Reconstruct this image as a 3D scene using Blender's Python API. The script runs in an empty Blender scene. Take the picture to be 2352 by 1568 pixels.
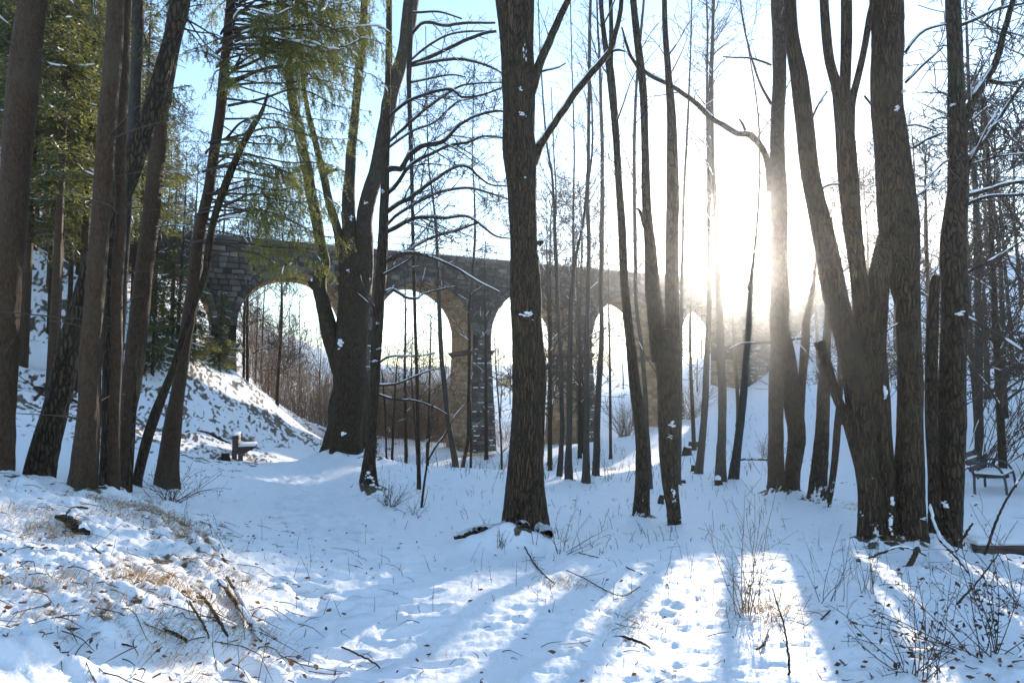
import bpy, math, random
import numpy as np
from mathutils import Vector

random.seed(7)
rng = np.random.default_rng(7)
S = bpy.context.scene
COL = S.collection

# ------------------------------------------------------------------ camera
CAM = np.array([0.0, 0.0, 1.6])
F = 1560.0                       # focal length in units of a 2352 x 1568 frame
PITCH = math.atan((895 - 784) / F)
cam = bpy.data.cameras.new('camera')
cam.sensor_width = 36.0
cam.lens = 36.0 * F / 2352.0
cam.clip_start, cam.clip_end = 0.05, 3000
camo = bpy.data.objects.new('camera', cam)
COL.objects.link(camo)
camo.location = CAM
camo.rotation_euler = (math.radians(90) + PITCH, 0, 0)
S.camera = camo

# ------------------------------------------------------------------ sky, sun, exposure
SUN_AZ, SUN_EL = math.radians(19.8), math.radians(11.3)     # azimuth to the right of +Y
world = bpy.data.worlds.new('World')
S.world = world
world.use_nodes = True
nt = world.node_tree
bg = nt.nodes['Background']
sky = nt.nodes.new('ShaderNodeTexSky')
sky.sky_type = 'NISHITA'
sky.sun_disc = False
sky.sun_elevation = SUN_EL
sky.sun_rotation = SUN_AZ
sky.altitude = 400
sky.air_density = 1.0
sky.dust_density = 0.1
sky.ozone_density = 1.5
nt.links.new(sky.outputs[0], bg.inputs[0])
bg.inputs[1].default_value = 0.15
sl = bpy.data.lights.new('sun', 'SUN')
sl.energy = 3.0
sl.angle = math.radians(0.55)
sl.color = (1.0, 0.88, 0.74)
slo = bpy.data.objects.new('sun', sl)
COL.objects.link(slo)
SUNV = Vector((math.sin(SUN_AZ) * math.cos(SUN_EL), math.cos(SUN_AZ) * math.cos(SUN_EL), math.sin(SUN_EL)))
slo.rotation_euler = (-SUNV).to_track_quat('-Z', 'Y').to_euler()
S.view_settings.view_transform = 'Standard'
S.view_settings.look = 'None'
S.view_settings.exposure = 1.56
S.view_settings.gamma = 1
S.render.engine = 'CYCLES'
S.cycles.max_bounces = 6
S.cycles.transparent_max_bounces = 8
S.cycles.volume_bounces = 0
HAZE_DENSITY = 0.0010
HAZE_ANISO = 0.92

# ------------------------------------------------------------------ picture <-> place
SP, CP = math.sin(PITCH), math.cos(PITCH)


def ray(px, py):
    xc, yc = (px - 1176) / F, (784 - py) / F
    d = np.array([xc, CP - yc * SP, SP + yc * CP])
    return d / d[1]


def at(px, py, Y):
    return CAM + ray(px, py) * Y


def pxm(Y):                       # metres per frame unit at distance Y
    return Y / F


# ------------------------------------------------------------------ noise
def _hash(ix, iy, iz, seed):
    h = (ix.astype(np.int64) * 374761393 + iy.astype(np.int64) * 668265263 + iz.astype(np.int64) * 1274126177 + seed * 974711) & 0xFFFFFFFF
    h = ((h ^ (h >> 13)) * 1274126177) & 0xFFFFFFFF
    h = (h ^ (h >> 16)) & 0xFFFF
    return h / 32767.5 - 1.0


def vnoise(x, y, z=None, seed=0):
    x = np.asarray(x, float); y = np.asarray(y, float)
    z = np.zeros_like(x) if z is None else np.asarray(z, float)
    fx, fy, fz = np.floor(x), np.floor(y), np.floor(z)
    ux, uy, uz = x - fx, y - fy, z - fz
    ux, uy, uz = [u * u * u * (u * (u * 6 - 15) + 10) for u in (ux, uy, uz)]
    r = 0
    for dx in (0, 1):
        for dy in (0, 1):
            for dz in (0, 1):
                w = (ux if dx else 1 - ux) * (uy if dy else 1 - uy) * (uz if dz else 1 - uz)
                r = r + w * _hash(fx + dx, fy + dy, fz + dz, seed)
    return r


def vnoise2(x, y, seed=0):
    fx, fy = np.floor(x), np.floor(y)
    ux, uy = x - fx, y - fy
    ux, uy = [u * u * u * (u * (u * 6 - 15) + 10) for u in (ux, uy)]
    z0 = np.zeros_like(fx)
    r = 0
    for dx in (0, 1):
        for dy in (0, 1):
            r = r + (ux if dx else 1 - ux) * (uy if dy else 1 - uy) * _hash(fx + dx, fy + dy, z0, seed)
    return r


def sstep(a, b, x):
    t = np.clip((x - a) / (b - a), 0, 1)
    return t * t * (3 - 2 * t)


# ------------------------------------------------------------------ terrain heights
CTRL = [
    # foreground and path
    (600, 1568, 3.55), (900, 1568, 3.7), (1176, 1568, 3.72), (1500, 1568, 3.72), (1800, 1568, 3.7),
    (700, 1350, 5.75), (640, 1500, 4.25), (560, 1235, 7.8), (1000, 1350, 5.85), (1400, 1400, 5.3), (1700, 1400, 5.3),
    (850, 1250, 8.4), (650, 1200, 10.4), (560, 1150, 13.2), (620, 1100, 18.3), (700, 1150, 13.5), (620, 1062, 23.5), (725, 1022, 36),
    (800, 1056, 23.5), (845, 1137, 16.3), (900, 1180, 13.2),
    # middle ground
    (1000, 1140, 15.5), (1000, 1080, 27), (1100, 1050, 42), (1200, 1265, 8.9), (1400, 1260, 8.7), (1300, 1100, 21), (1300, 1055, 36),
    (1450, 1180, 13), (1450, 1085, 24), (1548, 1212, 11), (1650, 1105, 20), (1650, 1050, 30), (1785, 1145, 15.5), (1700, 1220, 10.6),
    (1877, 1148, 15), (2080, 1268, 8.6), (1950, 1220, 10.4), (2000, 1350, 5.7), (1900, 1480, 4.3),
    # far right slope
    (1450, 1000, 45), (1530, 984, 57), (1660, 915, 60), (1870, 676, 69), (2050, 694, 80), (2262, 706, 100), (1790, 862, 62), (1770, 950, 42), (1770, 1050, 27), (1770, 880, 52), (1950, 1080, 21), (1950, 1000, 30),
    (1950, 900, 40), (2050, 755, 52), (2300, 1130, 16), (2300, 1050, 21), (2300, 950, 27), (2300, 850, 34), (2300, 750, 42), (2600, 900, 24), (2600, 750, 36),
    (2260, 1180, 12.6), (2400, 1200, 11.5),
    # left bank in front
    (0, 1092, 8.0), (190, 1132, 7.9), (330, 1168, 7.5), (420, 1230, 6.6), (480, 1295, 5.7), (300, 1300, 4.7), (450, 1400, 4.1), (550, 1480, 3.8),
    (300, 1450, 3.4), (150, 1350, 3.8), (0, 1250, 4.9), (0, 1400, 3.4), (0, 1560, 2.55), (200, 1568, 2.75), (400, 1568, 3.15), (-300, 1250, 4.9), (-300, 1500, 2.7),
    # left hill
    (100, 1022, 13), (300, 1030, 14), (-300, 1010, 12), (100, 1000, 16), (350, 1010, 19), (450, 1050, 22), (552, 1052, 25), (450, 992, 24.5), (100, 900, 20), (250, 890, 24),
    (640, 1018, 31), (705, 1015, 36), (640, 938, 36), (560, 868, 36), (440, 800, 34), (300, 705, 31), (60, 560, 30), (-300, 600, 24), (100, 750, 24), (-300, 800, 17), (-300, 900, 14),
    (364, 760, 42), (545, 880, 43), (740, 1020, 46), (-300, 350, 50), (60, 400, 50), (300, 600, 50), (450, 700, 60), (560, 800, 70), (300, 500, 80), (-200, 200, 90),
    # beyond the viaduct
    (680, 980, 62), (860, 1000, 58), (1000, 1015, 58), (1145, 1025, 56), (1155, 990, 70), (1155, 940, 95), (1155, 890, 140), (1155, 868, 170), (900, 890, 110), (700, 900, 100), (900, 850, 170), (600, 830, 160),
    (1350, 1000, 62), (1420, 900, 100), (1420, 864, 150), (1600, 870, 120), (1600, 840, 200), (2200, 640, 80), (2400, 600, 80), (1900, 720, 160), (2300, 560, 180),
    (1155, 845, 260), (700, 830, 260), (1700, 815, 300), (300, 520, 200), (2300, 600, 320), (200, 600, 320), (1155, 840, 400), (1500, 830, 400), (800, 835, 400),
]
_c = []
for (px, py, d) in CTRL:
    p = at(px, py, d)
    _c.append((math.atan2(p[0], p[1]), math.log(math.hypot(p[0], p[1])), p[2]))
for th in (-170, -130, -90, -62):
    for r, z in ((2, 0.35), (6, 0.8), (20, 3.5), (80, 16)):
        _c.append((math.radians(th), math.log(r), z))
for th in (62, 90, 130, 170):
    for r, z in ((2, 0.0), (6, -0.1), (20, 0.6), (80, 9)):
        _c.append((math.radians(th), math.log(r), z))
for th in (-50, -20, 0, 20, 50):
    _c.append((math.radians(th), math.log(1.2), 0.0 if th > -30 else 0.2))
_c = np.array(_c)


def _k(r2):
    return 0.5 * r2 * np.log(r2 + 1e-12)


_n = len(_c)
_A = np.zeros((_n + 3, _n + 3))
_d2 = ((_c[:, None, :2] - _c[None, :, :2]) ** 2).sum(-1)
_A[:_n, :_n] = _k(_d2) + np.eye(_n) * 0.0012
_A[:_n, _n] = 1
_A[:_n, _n + 1:] = _c[:, :2]
_A[_n:, :_n] = _A[:_n, _n:].T
_w = np.linalg.solve(_A, np.concatenate([_c[:, 2], np.zeros(3)]))

BUMPS = []      # x, y, amplitude, sigma x, sigma y


def zbase(x, y):
    x = np.atleast_1d(np.asarray(x, float)); y = np.atleast_1d(np.asarray(y, float))
    th = np.arctan2(x, y); lr = np.log(np.maximum(np.hypot(x, y), 0.6)); lr = np.minimum(lr, math.log(420))
    z = np.zeros(len(x))
    for i in range(0, len(x), 40000):
        q = np.stack([th[i:i + 40000], lr[i:i + 40000]], 1)
        r2 = ((q[:, None, :] - _c[None, :, :2]) ** 2).sum(-1)
        z[i:i + 40000] = _k(r2) @ _w[:_n] + _w[_n] + q @ _w[_n + 1:]
    z = np.where(z > 13, 13 + 9 * np.tanh((z - 13) / 9), z)
    for (bx, by, a, sx, sy) in BUMPS:
        z += a * np.exp(-((x - bx) / sx) ** 2 - ((y - by) / sy) ** 2)
    # the brook, cut below the snowy edge on the right
    for (x0, y0, x1, y1, wd, dep) in BROOK:
        dx, dy = x1 - x0, y1 - y0
        t = np.clip(((x - x0) * dx + (y - y0) * dy) / (dx * dx + dy * dy), 0, 1)
        dd = np.hypot(x - x0 - t * dx, y - y0 - t * dy)
        z -= dep * (1 - sstep(wd * 0.55, wd * 1.15, dd))
    return z


BROOK = [(6.3, 8.95, 12.0, 8.6, 0.62, 0.75), (4.6, 5.6, 7.2, 7.6, 0.4, 0.35), (7.2, 7.6, 8.0, 8.8, 0.5, 0.7), (3.4, 3.4, 4.6, 5.6, 0.35, 0.3)]


def zg(x, y):
    return float(zbase([x], [y])[0])


_RT = np.geomspace(1.5, 300, 900)


def hit(px, py):
    d = ray(px, py)
    P = CAM[None] + d[None] * _RT[:, None]
    below = P[:, 2] < zbase(P[:, 0], P[:, 1])
    i = int(np.argmax(below)) if below.any() else len(_RT) - 1
    return P[i]


# ------------------------------------------------------------------ materials
def mat(name):
    m = bpy.data.materials.new(name)
    m.use_nodes = True
    return m, m.node_tree, m.node_tree.nodes['Principled BSDF']


def N(t, typ, **kw):
    n = t.nodes.new(typ)
    for k, v in kw.items():
        setattr(n, k, v)
    return n


def noise_node(t, scale, detail=6, rough=0.6, vec=None, mapscale=None):
    n = N(t, 'ShaderNodeTexNoise')
    n.inputs['Scale'].default_value = scale
    n.inputs['Detail'].default_value = detail
    n.inputs['Roughness'].default_value = rough
    if vec is not None:
        if mapscale:
            mp = N(t, 'ShaderNodeMapping')
            mp.inputs['Scale'].default_value = mapscale
            t.links.new(vec, mp.inputs['Vector'])
            vec = mp.outputs[0]
        t.links.new(vec, n.inputs['Vector'])
    return n


def ramp(t, fac, stops):
    r = N(t, 'ShaderNodeValToRGB')
    cr = r.color_ramp
    while len(cr.elements) < len(stops):
        cr.elements.new(0.5)
    for e, (p, c) in zip(cr.elements, stops):
        e.position = p
        e.color = (*c, 1) if len(c) == 3 else c
    t.links.new(fac, r.inputs[0])
    return r


def mixc(t, fac, a, b):
    m = N(t, 'ShaderNodeMix', data_type='RGBA')
    for sock, v in ((m.inputs[0], fac), (m.inputs[6], a), (m.inputs[7], b)):
        if isinstance(v, (int, float)):
            sock.default_value = v
        elif isinstance(v, tuple):
            sock.default_value = (*v, 1)
        else:
            t.links.new(v, sock)
    return m.outputs[2]


def bump(t, b, height, strength, dist):
    bn = N(t, 'ShaderNodeBump')
    bn.inputs['Strength'].default_value = strength
    bn.inputs['Distance'].default_value = dist
    t.links.new(height, bn.inputs['Height'])
    t.links.new(bn.outputs[0], b.inputs['Normal'])
    return bn


SNOW = (0.95, 0.94, 0.94)


def snow_material(name, bumpd=0.006):
    m, t, b = mat(name)
    tc = N(t, 'ShaderNodeTexCoord')
    n1 = noise_node(t, 22, 5, 0.6, tc.outputs['Object'])
    b.inputs['Base Color'].default_value = (*SNOW, 1)
    b.inputs['Roughness'].default_value = 0.55
    bump(t, b, n1.outputs[0], 0.5, bumpd)
    return m


def ground_material():
    m, t, b = mat('snowy_ground')
    tc = N(t, 'ShaderNodeTexCoord')
    at_ = N(t, 'ShaderNodeAttribute', attribute_name='bare')
    n1 = noise_node(t, 14, 8, 0.65, tc.outputs['Object'])
    n2 = noise_node(t, 55, 4, 0.6, tc.outputs['Object'])
    n3 = noise_node(t, 6, 5, 0.6, tc.outputs['Object'])
    lit = ramp(t, n1.outputs[0], [(0.3, (0.030, 0.020, 0.012)), (0.5, (0.085, 0.055, 0.028)), (0.70, (0.21, 0.14, 0.06))])
    add = N(t, 'ShaderNodeMath', operation='ADD')
    t.links.new(at_.outputs['Fac'], add.inputs[0])
    sub = N(t, 'ShaderNodeMath', operation='MULTIPLY_ADD')
    t.links.new(n1.outputs[0], sub.inputs[0])
    sub.inputs[1].default_value = 0.55
    sub.inputs[2].default_value = -0.275
    sub2 = N(t, 'ShaderNodeMath', operation='MULTIPLY_ADD')
    t.links.new(n2.outputs[0], sub2.inputs[0])
    sub2.inputs[1].default_value = 0.5
    t.links.new(sub.outputs[0], sub2.inputs[2])
    sub3 = N(t, 'ShaderNodeMath', operation='ADD')
    t.links.new(sub2.outputs[0], sub3.inputs[0])
    sub3.inputs[1].default_value = -0.25
    t.links.new(sub3.outputs[0], add.inputs[1])
    msk = N(t, 'ShaderNodeMapRange')
    msk.inputs['From Min'].default_value = 0.45
    msk.inputs['From Max'].default_value = 0.60
    t.links.new(add.outputs[0], msk.inputs['Value'])
    col = mixc(t, msk.outputs[0], SNOW, lit.outputs[0])
    t.links.new(col, b.inputs['Base Color'])
    b.inputs['Roughness'].default_value = 0.6
    mm = N(t, 'ShaderNodeMath', operation='MULTIPLY_ADD')
    t.links.new(n2.outputs[0], mm.inputs[0])
    mm.inputs[1].default_value = 0.35
    t.links.new(n1.outputs[0], mm.inputs[2])
    bump(t, b, mm.outputs[0], 0.6, 0.02)
    return m


def bark_material(name, dark, light, stretch=(9, 9, 1.2), scale=3.0, strength=0.9, dist=0.03, lichen=None, lim=(0.40, 0.60)):
    m, t, b = mat(name)
    tc = N(t, 'ShaderNodeTexCoord')
    n1 = noise_node(t, scale, 8, 0.68, tc.outputs['Object'], stretch)
    n2 = noise_node(t, 1.7, 4, 0.6, tc.outputs['Object'])
    n3 = noise_node(t, 40, 4, 0.7, tc.outputs['Object'], (1, 1, 0.5))
    c = ramp(t, n1.outputs[0], [(lim[0], dark), (lim[1], light)])
    col = c.outputs[0]
    if lichen:
        r = ramp(t, n2.outputs[0], [(0.48, (0, 0, 0)), (0.72, (0.6, 0.6, 0.6))])
        col = mixc(t, r.outputs[0], col, lichen)
    sn = N(t, 'ShaderNodeAttribute', attribute_name='snow')
    add = N(t, 'ShaderNodeMath', operation='MULTIPLY_ADD')
    t.links.new(n3.outputs[0], add.inputs[0])
    add.inputs[1].default_value = 0.7
    t.links.new(sn.outputs['Fac'], add.inputs[2])
    msk = N(t, 'ShaderNodeMapRange')
    msk.inputs['From Min'].default_value = 0.82
    msk.inputs['From Max'].default_value = 0.95
    t.links.new(add.outputs[0], msk.inputs['Value'])
    col = mixc(t, msk.outputs[0], col, SNOW)
    t.links.new(col, b.inputs['Base Color'])
    b.inputs['Roughness'].default_value = 0.72
    b.inputs['Specular IOR Level'].default_value = 0.32
    bump(t, b, n1.outputs[0], strength, dist)
    return m


def plated_bark(name, dark, light, cells=(20, 20, 4.5)):
    m, t, b = mat(name)
    tc = N(t, 'ShaderNodeTexCoord')
    wob = noise_node(t, 5, 3, 0.6, tc.outputs['Object'])
    mp = N(t, 'ShaderNodeMapping')
    mp.inputs['Scale'].default_value = cells
    mx = N(t, 'ShaderNodeVectorMath', operation='MULTIPLY_ADD')
    t.links.new(wob.outputs['Color'], mx.inputs[0])
    mx.inputs[1].default_value = (0.09, 0.09, 0.16)
    t.links.new(tc.outputs['Object'], mx.inputs[2])
    t.links.new(mx.outputs[0], mp.inputs['Vector'])
    v = N(t, 'ShaderNodeTexVoronoi', feature='DISTANCE_TO_EDGE')
    v.inputs['Scale'].default_value = 1.0
    t.links.new(mp.outputs[0], v.inputs['Vector'])
    n1 = noise_node(t, 9, 7, 0.7, tc.outputs['Object'], (1, 1, 0.5))
    n2 = noise_node(t, 1.3, 4, 0.6, tc.outputs['Object'])
    r = ramp(t, v.outputs['Distance'], [(0.0, (0, 0, 0)), (0.22, (1, 1, 1))])
    c = ramp(t, n1.outputs[0], [(0.3, tuple(q * 0.6 for q in light)), (0.7, tuple(q * 1.25 for q in light))])
    col = mixc(t, r.outputs[0], dark, c.outputs[0])
    g = ramp(t, n2.outputs[0], [(0.50, (0, 0, 0)), (0.72, (0.55, 0.55, 0.55))])
    col = mixc(t, g.outputs[0], col, (0.060, 0.062, 0.026))
    sn = N(t, 'ShaderNodeAttribute', attribute_name='snow')
    n3 = noise_node(t, 40, 4, 0.7, tc.outputs['Object'], (1, 1, 0.5))
    add = N(t, 'ShaderNodeMath', operation='MULTIPLY_ADD')
    t.links.new(n3.outputs[0], add.inputs[0])
    add.inputs[1].default_value = 0.7
    t.links.new(sn.outputs['Fac'], add.inputs[2])
    msk = N(t, 'ShaderNodeMapRange')
    msk.inputs['From Min'].default_value = 0.82
    msk.inputs['From Max'].default_value = 0.95
    t.links.new(add.outputs[0], msk.inputs['Value'])
    col = mixc(t, msk.outputs[0], col, SNOW)
    t.links.new(col, b.inputs['Base Color'])
    b.inputs['Roughness'].default_value = 0.75
    b.inputs['Specular IOR Level'].default_value = 0.3
    ad = N(t, 'ShaderNodeMath', operation='MULTIPLY_ADD')
    t.links.new(n1.outputs[0], ad.inputs[0])
    ad.inputs[1].default_value = 0.4
    t.links.new(r.outputs[0], ad.inputs[2])
    bump(t, b, ad.outputs[0], 0.9, 0.03)
    return m


def flat(name, color, rough=0.7, var=0.25, scale=8, translucent=None, spec=0.3):
    m, t, b = mat(name)
    tc = N(t, 'ShaderNodeTexCoord')
    n1 = noise_node(t, scale, 4, 0.6, tc.outputs['Object'])
    lo = tuple(c * (1 - var) for c in color)
    hi = tuple(min(1, c * (1 + var)) for c in color)
    c = ramp(t, n1.outputs[0], [(0.3, lo), (0.7, hi)])
    t.links.new(c.outputs[0], b.inputs['Base Color'])
    b.inputs['Roughness'].default_value = rough
    b.inputs['Specular IOR Level'].default_value = spec
    if translucent:
        tr = N(t, 'ShaderNodeBsdfTranslucent')
        tr.inputs[0].default_value = (*translucent, 1)
        ad = N(t, 'ShaderNodeAddShader')
        t.links.new(b.outputs[0], ad.inputs[0])
        t.links.new(tr.outputs[0], ad.inputs[1])
        t.links.new(ad.outputs[0], t.nodes['Material Output'].inputs['Surface'])
    return m


def stone_material(name, stops, bd=0.02):
    m, t, b = mat(name)
    tc = N(t, 'ShaderNodeTexCoord')
    g = N(t, 'ShaderNodeNewGeometry')
    oi = N(t, 'ShaderNodeObjectInfo')
    n1 = noise_node(t, 1.1, 6, 0.65, g.outputs['Position'])
    n2 = noise_node(t, 14, 5, 0.65, g.outputs['Position'])
    s = N(t, 'ShaderNodeMath', operation='ADD')
    t.links.new(g.outputs['Random Per Island'], s.inputs[0])
    t.links.new(oi.outputs['Random'], s.inputs[1])
    fr = N(t, 'ShaderNodeMath', operation='FRACT')
    t.links.new(s.outputs[0], fr.inputs[0])
    a = N(t, 'ShaderNodeMath', operation='MULTIPLY_ADD')
    t.links.new(fr.outputs[0], a.inputs[0])
    a.inputs[1].default_value = 0.5
    t.links.new(n1.outputs[0], a.inputs[2])
    a2 = N(t, 'ShaderNodeMath', operation='MULTIPLY_ADD')
    t.links.new(n2.outputs[0], a2.inputs[0])
    a2.inputs[1].default_value = 0.5
    t.links.new(a.outputs[0], a2.inputs[2])
    mr = N(t, 'ShaderNodeMapRange')
    mr.inputs['From Min'].default_value = 0.5
    mr.inputs['From Max'].default_value = 1.5
    t.links.new(a2.outputs[0], mr.inputs['Value'])
    c = ramp(t, mr.outputs[0], stops)
    t.links.new(c.outputs[0], b.inputs['Base Color'])
    b.inputs['Roughness'].default_value = 0.9
    b.inputs['Specular IOR Level'].default_value = 0.2
    bump(t, b, n2.outputs[0], 0.5, bd)
    return m


M = {}
M['snow'] = snow_material('fresh_snow')
M['ground'] = ground_material()
M['spruce_bark'] = bark_material('scaly_bark', (0.018, 0.009, 0.004), (0.125, 0.066, 0.030), (8, 8, 3.4), 5.0, 1.0, 0.03, (0.085, 0.07, 0.036), (0.28, 0.74))
M['grey_bark'] = bark_material('smooth_grey_bark', (0.022, 0.017, 0.013), (0.085, 0.068, 0.050), (7, 7, 2.4), 3.0, 0.7, 0.02, (0.075, 0.075, 0.05), (0.3, 0.7))
M['plated'] = plated_bark('plated_bark', (0.011, 0.007, 0.0035), (0.085, 0.052, 0.025))
M['linden'] = plated_bark('furrowed_bark', (0.013, 0.0075, 0.0035), (0.102, 0.060, 0.027), (34, 34, 2.6))
M['twig'] = flat('twig_bark', (0.085, 0.060, 0.042), 0.8, 0.3, 5)
M['scrub'] = flat('russet_scrub_twigs', (0.27, 0.185, 0.115), 0.85, 0.45, 2)
M['needles'] = flat('spruce_needles', (0.045, 0.052, 0.016), 0.55, 0.4, 3, (0.17, 0.165, 0.022))
M['needles_dark'] = flat('dark_spruce_needles', (0.040, 0.042, 0.016), 0.6, 0.45, 1.5, (0.085, 0.085, 0.018))
M['grass'] = flat('dry_grass', (0.34, 0.22, 0.075), 0.75, 0.4, 4, (0.22, 0.14, 0.035))
M['leaf'] = flat('dead_leaf', (0.12, 0.055, 0.025), 0.7, 0.55, 6, (0.05, 0.02, 0.006))
M['dark_leaf'] = flat('withered_dark_leaf', (0.045, 0.026, 0.016), 0.7, 0.5, 6, (0.02, 0.010, 0.004))
M['facing'] = stone_material('weathered_sandstone', [(0.1, (0.040, 0.033, 0.029)), (0.45, (0.105, 0.086, 0.072)), (0.7, (0.17, 0.145, 0.118)), (0.95, (0.27, 0.235, 0.19))])
M['soffit'] = stone_material('ochre_sandstone', [(0.1, (0.15, 0.105, 0.062)), (0.5, (0.31, 0.228, 0.138)), (0.9, (0.46, 0.36, 0.24))], 0.012)
M['mortar'] = flat('old_mortar', (0.055, 0.048, 0.042), 0.95, 0.3, 4)
M['iron'] = flat('painted_iron', (0.06, 0.055, 0.055), 0.5, 0.2, 10, spec=0.5)
M['plank'] = bark_material('weathered_wood', (0.055, 0.036, 0.030), (0.15, 0.105, 0.085), (2, 14, 14), 2.0, 0.4, 0.006)
M['endgrain'] = flat('cut_wood', (0.30, 0.16, 0.08), 0.8, 0.3, 12)
M['yellow'] = flat('yellow_paint', (0.62, 0.50, 0.04), 0.6, 0.1, 3)
M['hutwood'] = flat('hut_wood', (0.22, 0.13, 0.06), 0.8, 0.3, 3)
M['water'] = flat('dark_brook_water', (0.012, 0.013, 0.013), 0.12, 0.3, 2, spec=0.5)
M['earth'] = flat('wet_earth', (0.030, 0.021, 0.014), 0.9, 0.4, 5)


# ------------------------------------------------------------------ object helpers
def props(o, label=None, cat=None, group=None, kind=None):
    if label: o['label'] = label
    if cat: o['category'] = cat
    if group: o['group'] = group
    if kind: o['kind'] = kind
    return o


def empty(name, loc, label, cat, group=None):
    o = bpy.data.objects.new(name, None)
    COL.objects.link(o)
    o.location = loc
    return props(o, label, cat, group)


def link(name, me, m, parent=None, loc=None):
    o = bpy.data.objects.new(name, me)
    if m is not None and len(me.materials) == 0:
        me.materials.append(m)
    COL.objects.link(o)
    if parent is not None:
        o.parent = parent
    if loc is not None:
        o.location = loc
    return o


def mesh_from(name, V, Fq, smooth=False, attrs=None):
    """V (n,3); Fq list of int arrays (k, 3 or 4)."""
    me = bpy.data.meshes.new(name)
    V = np.asarray(V, np.float32)
    me.vertices.add(len(V))
    me.vertices.foreach_set('co', V.ravel())
    Fq = [np.asarray(f, np.int32) for f in Fq if len(f)]
    loops = np.concatenate([f.ravel() for f in Fq])
    tot = np.concatenate([np.full(len(f), f.shape[1], np.int32) for f in Fq])
    me.loops.add(len(loops))
    me.loops.foreach_set('vertex_index', loops)
    me.polygons.add(len(tot))
    st = np.concatenate([[0], np.cumsum(tot)[:-1]]).astype(np.int32)
    me.polygons.foreach_set('loop_start', st)
    me.polygons.foreach_set('loop_total', tot)
    if smooth:
        me.polygons.foreach_set('use_smooth', np.ones(len(tot), bool))
    if attrs:
        for k, v in attrs.items():
            a = me.attributes.new(k, 'FLOAT', 'POINT')
            a.data.foreach_set('value', np.asarray(v, np.float32))
    me.update(calc_edges=True)
    me.validate()
    return me


class Tubes:
    """Collects polylines with radii; swept together as one mesh."""
    def __init__(self):
        self.g = {}

    def add(self, P, R, sides=4):
        P = np.asarray(P, np.float64)
        R = np.asarray(R, np.float64)
        self.g.setdefault((len(P), sides), []).append((P, R))

    def count(self):
        return sum(len(v) for v in self.g.values())

    def arrays(self):
        Vs, Qs, off = [], [], 0
        for (n, s), L in self.g.items():
            P = np.stack([p for p, r in L]); R = np.stack([r for p, r in L])
            T = np.gradient(P, axis=1)
            T /= np.linalg.norm(T, axis=2, keepdims=True) + 1e-9
            mean = T.mean(1); mean /= np.linalg.norm(mean, axis=1, keepdims=True) + 1e-9
            ref = np.where(np.abs(mean[:, 2:3]) > 0.8, np.array([[1.0, 0.1, 0]]), np.array([[0, 0, 1.0]]))
            ref = np.repeat(ref[:, None, :], n, 1)
            A = np.cross(T, ref); A /= np.linalg.norm(A, axis=2, keepdims=True) + 1e-9
            B = np.cross(T, A)
            ang = np.arange(s) * 2 * np.pi / s
            V = P[:, :, None, :] + R[:, :, None, None] * (A[:, :, None, :] * np.cos(ang)[None, None, :, None] + B[:, :, None, :] * np.sin(ang)[None, None, :, None])
            m = len(L)
            idx = np.arange(m * n * s).reshape(m, n, s)
            a = idx[:, :-1, :]; b = idx[:, 1:, :]
            q = np.stack([a, np.roll(a, -1, 2), np.roll(b, -1, 2), b], -1).reshape(-1, 4)
            Vs.append(V.reshape(-1, 3)); Qs.append(q + off)
            off += m * n * s
        return np.concatenate(Vs), np.concatenate(Qs)

    def build(self, name, m, parent=None, origin=None, kind=None, smooth=True):
        V, Q = self.arrays()
        if origin is not None:
            V = V - np.asarray(origin)
        o = link(name, mesh_from(name, V, [Q], smooth), m, parent)
        if kind: o['kind'] = kind
        return o


class Quads:
    """Collects free quads (leaves, needles)."""
    def __init__(self):
        self.V = []

    def add(self, c, u, v):       # arrays (n,3): centre, half axes
        c, u, v = (np.asarray(a, float).reshape(-1, 3) for a in (c, u, v))
        self.V.append(np.stack([c - u - v * 0.6, c + u * 0.1 - v, c + u, c + u * 0.1 + v], 1))

    def arrays(self):
        V = np.concatenate(self.V)
        n = len(V)
        return V.reshape(-1, 3), np.arange(n * 4).reshape(n, 4)

    def build(self, name, m, parent=None, origin=None, kind=None):
        V, Q = self.arrays()
        if origin is not None:
            V = V - np.asarray(origin)
        o = link(name, mesh_from(name, V, [Q]), m, parent)
        if kind: o['kind'] = kind
        return o


BOXF = np.array([[0, 3, 2, 1], [4, 5, 6, 7], [0, 1, 5, 4], [1, 2, 6, 5], [2, 3, 7, 6], [3, 0, 4, 7]])


class Boxes:
    def __init__(self):
        self.V = []

    def add8(self, v):
        self.V.append(np.asarray(v, float))

    def box(self, x0, x1, y0, y1, z0, z1):
        self.add8([(x0, y0, z0), (x1, y0, z0), (x1, y1, z0), (x0, y1, z0), (x0, y0, z1), (x1, y0, z1), (x1, y1, z1), (x0, y1, z1)])

    def build(self, name, m, parent=None, kind=None, bevel=0):
        V = np.concatenate(self.V)
        n = len(self.V)
        Q = (BOXF[None] + np.arange(n)[:, None, None] * 8).reshape(-1, 4)
        o = link(name, mesh_from(name, V, [Q]), m, parent)
        if bevel:
            md = o.modifiers.new('bevel', 'BEVEL'); md.width = bevel; md.segments = 2
        if kind: o['kind'] = kind
        return o


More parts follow.
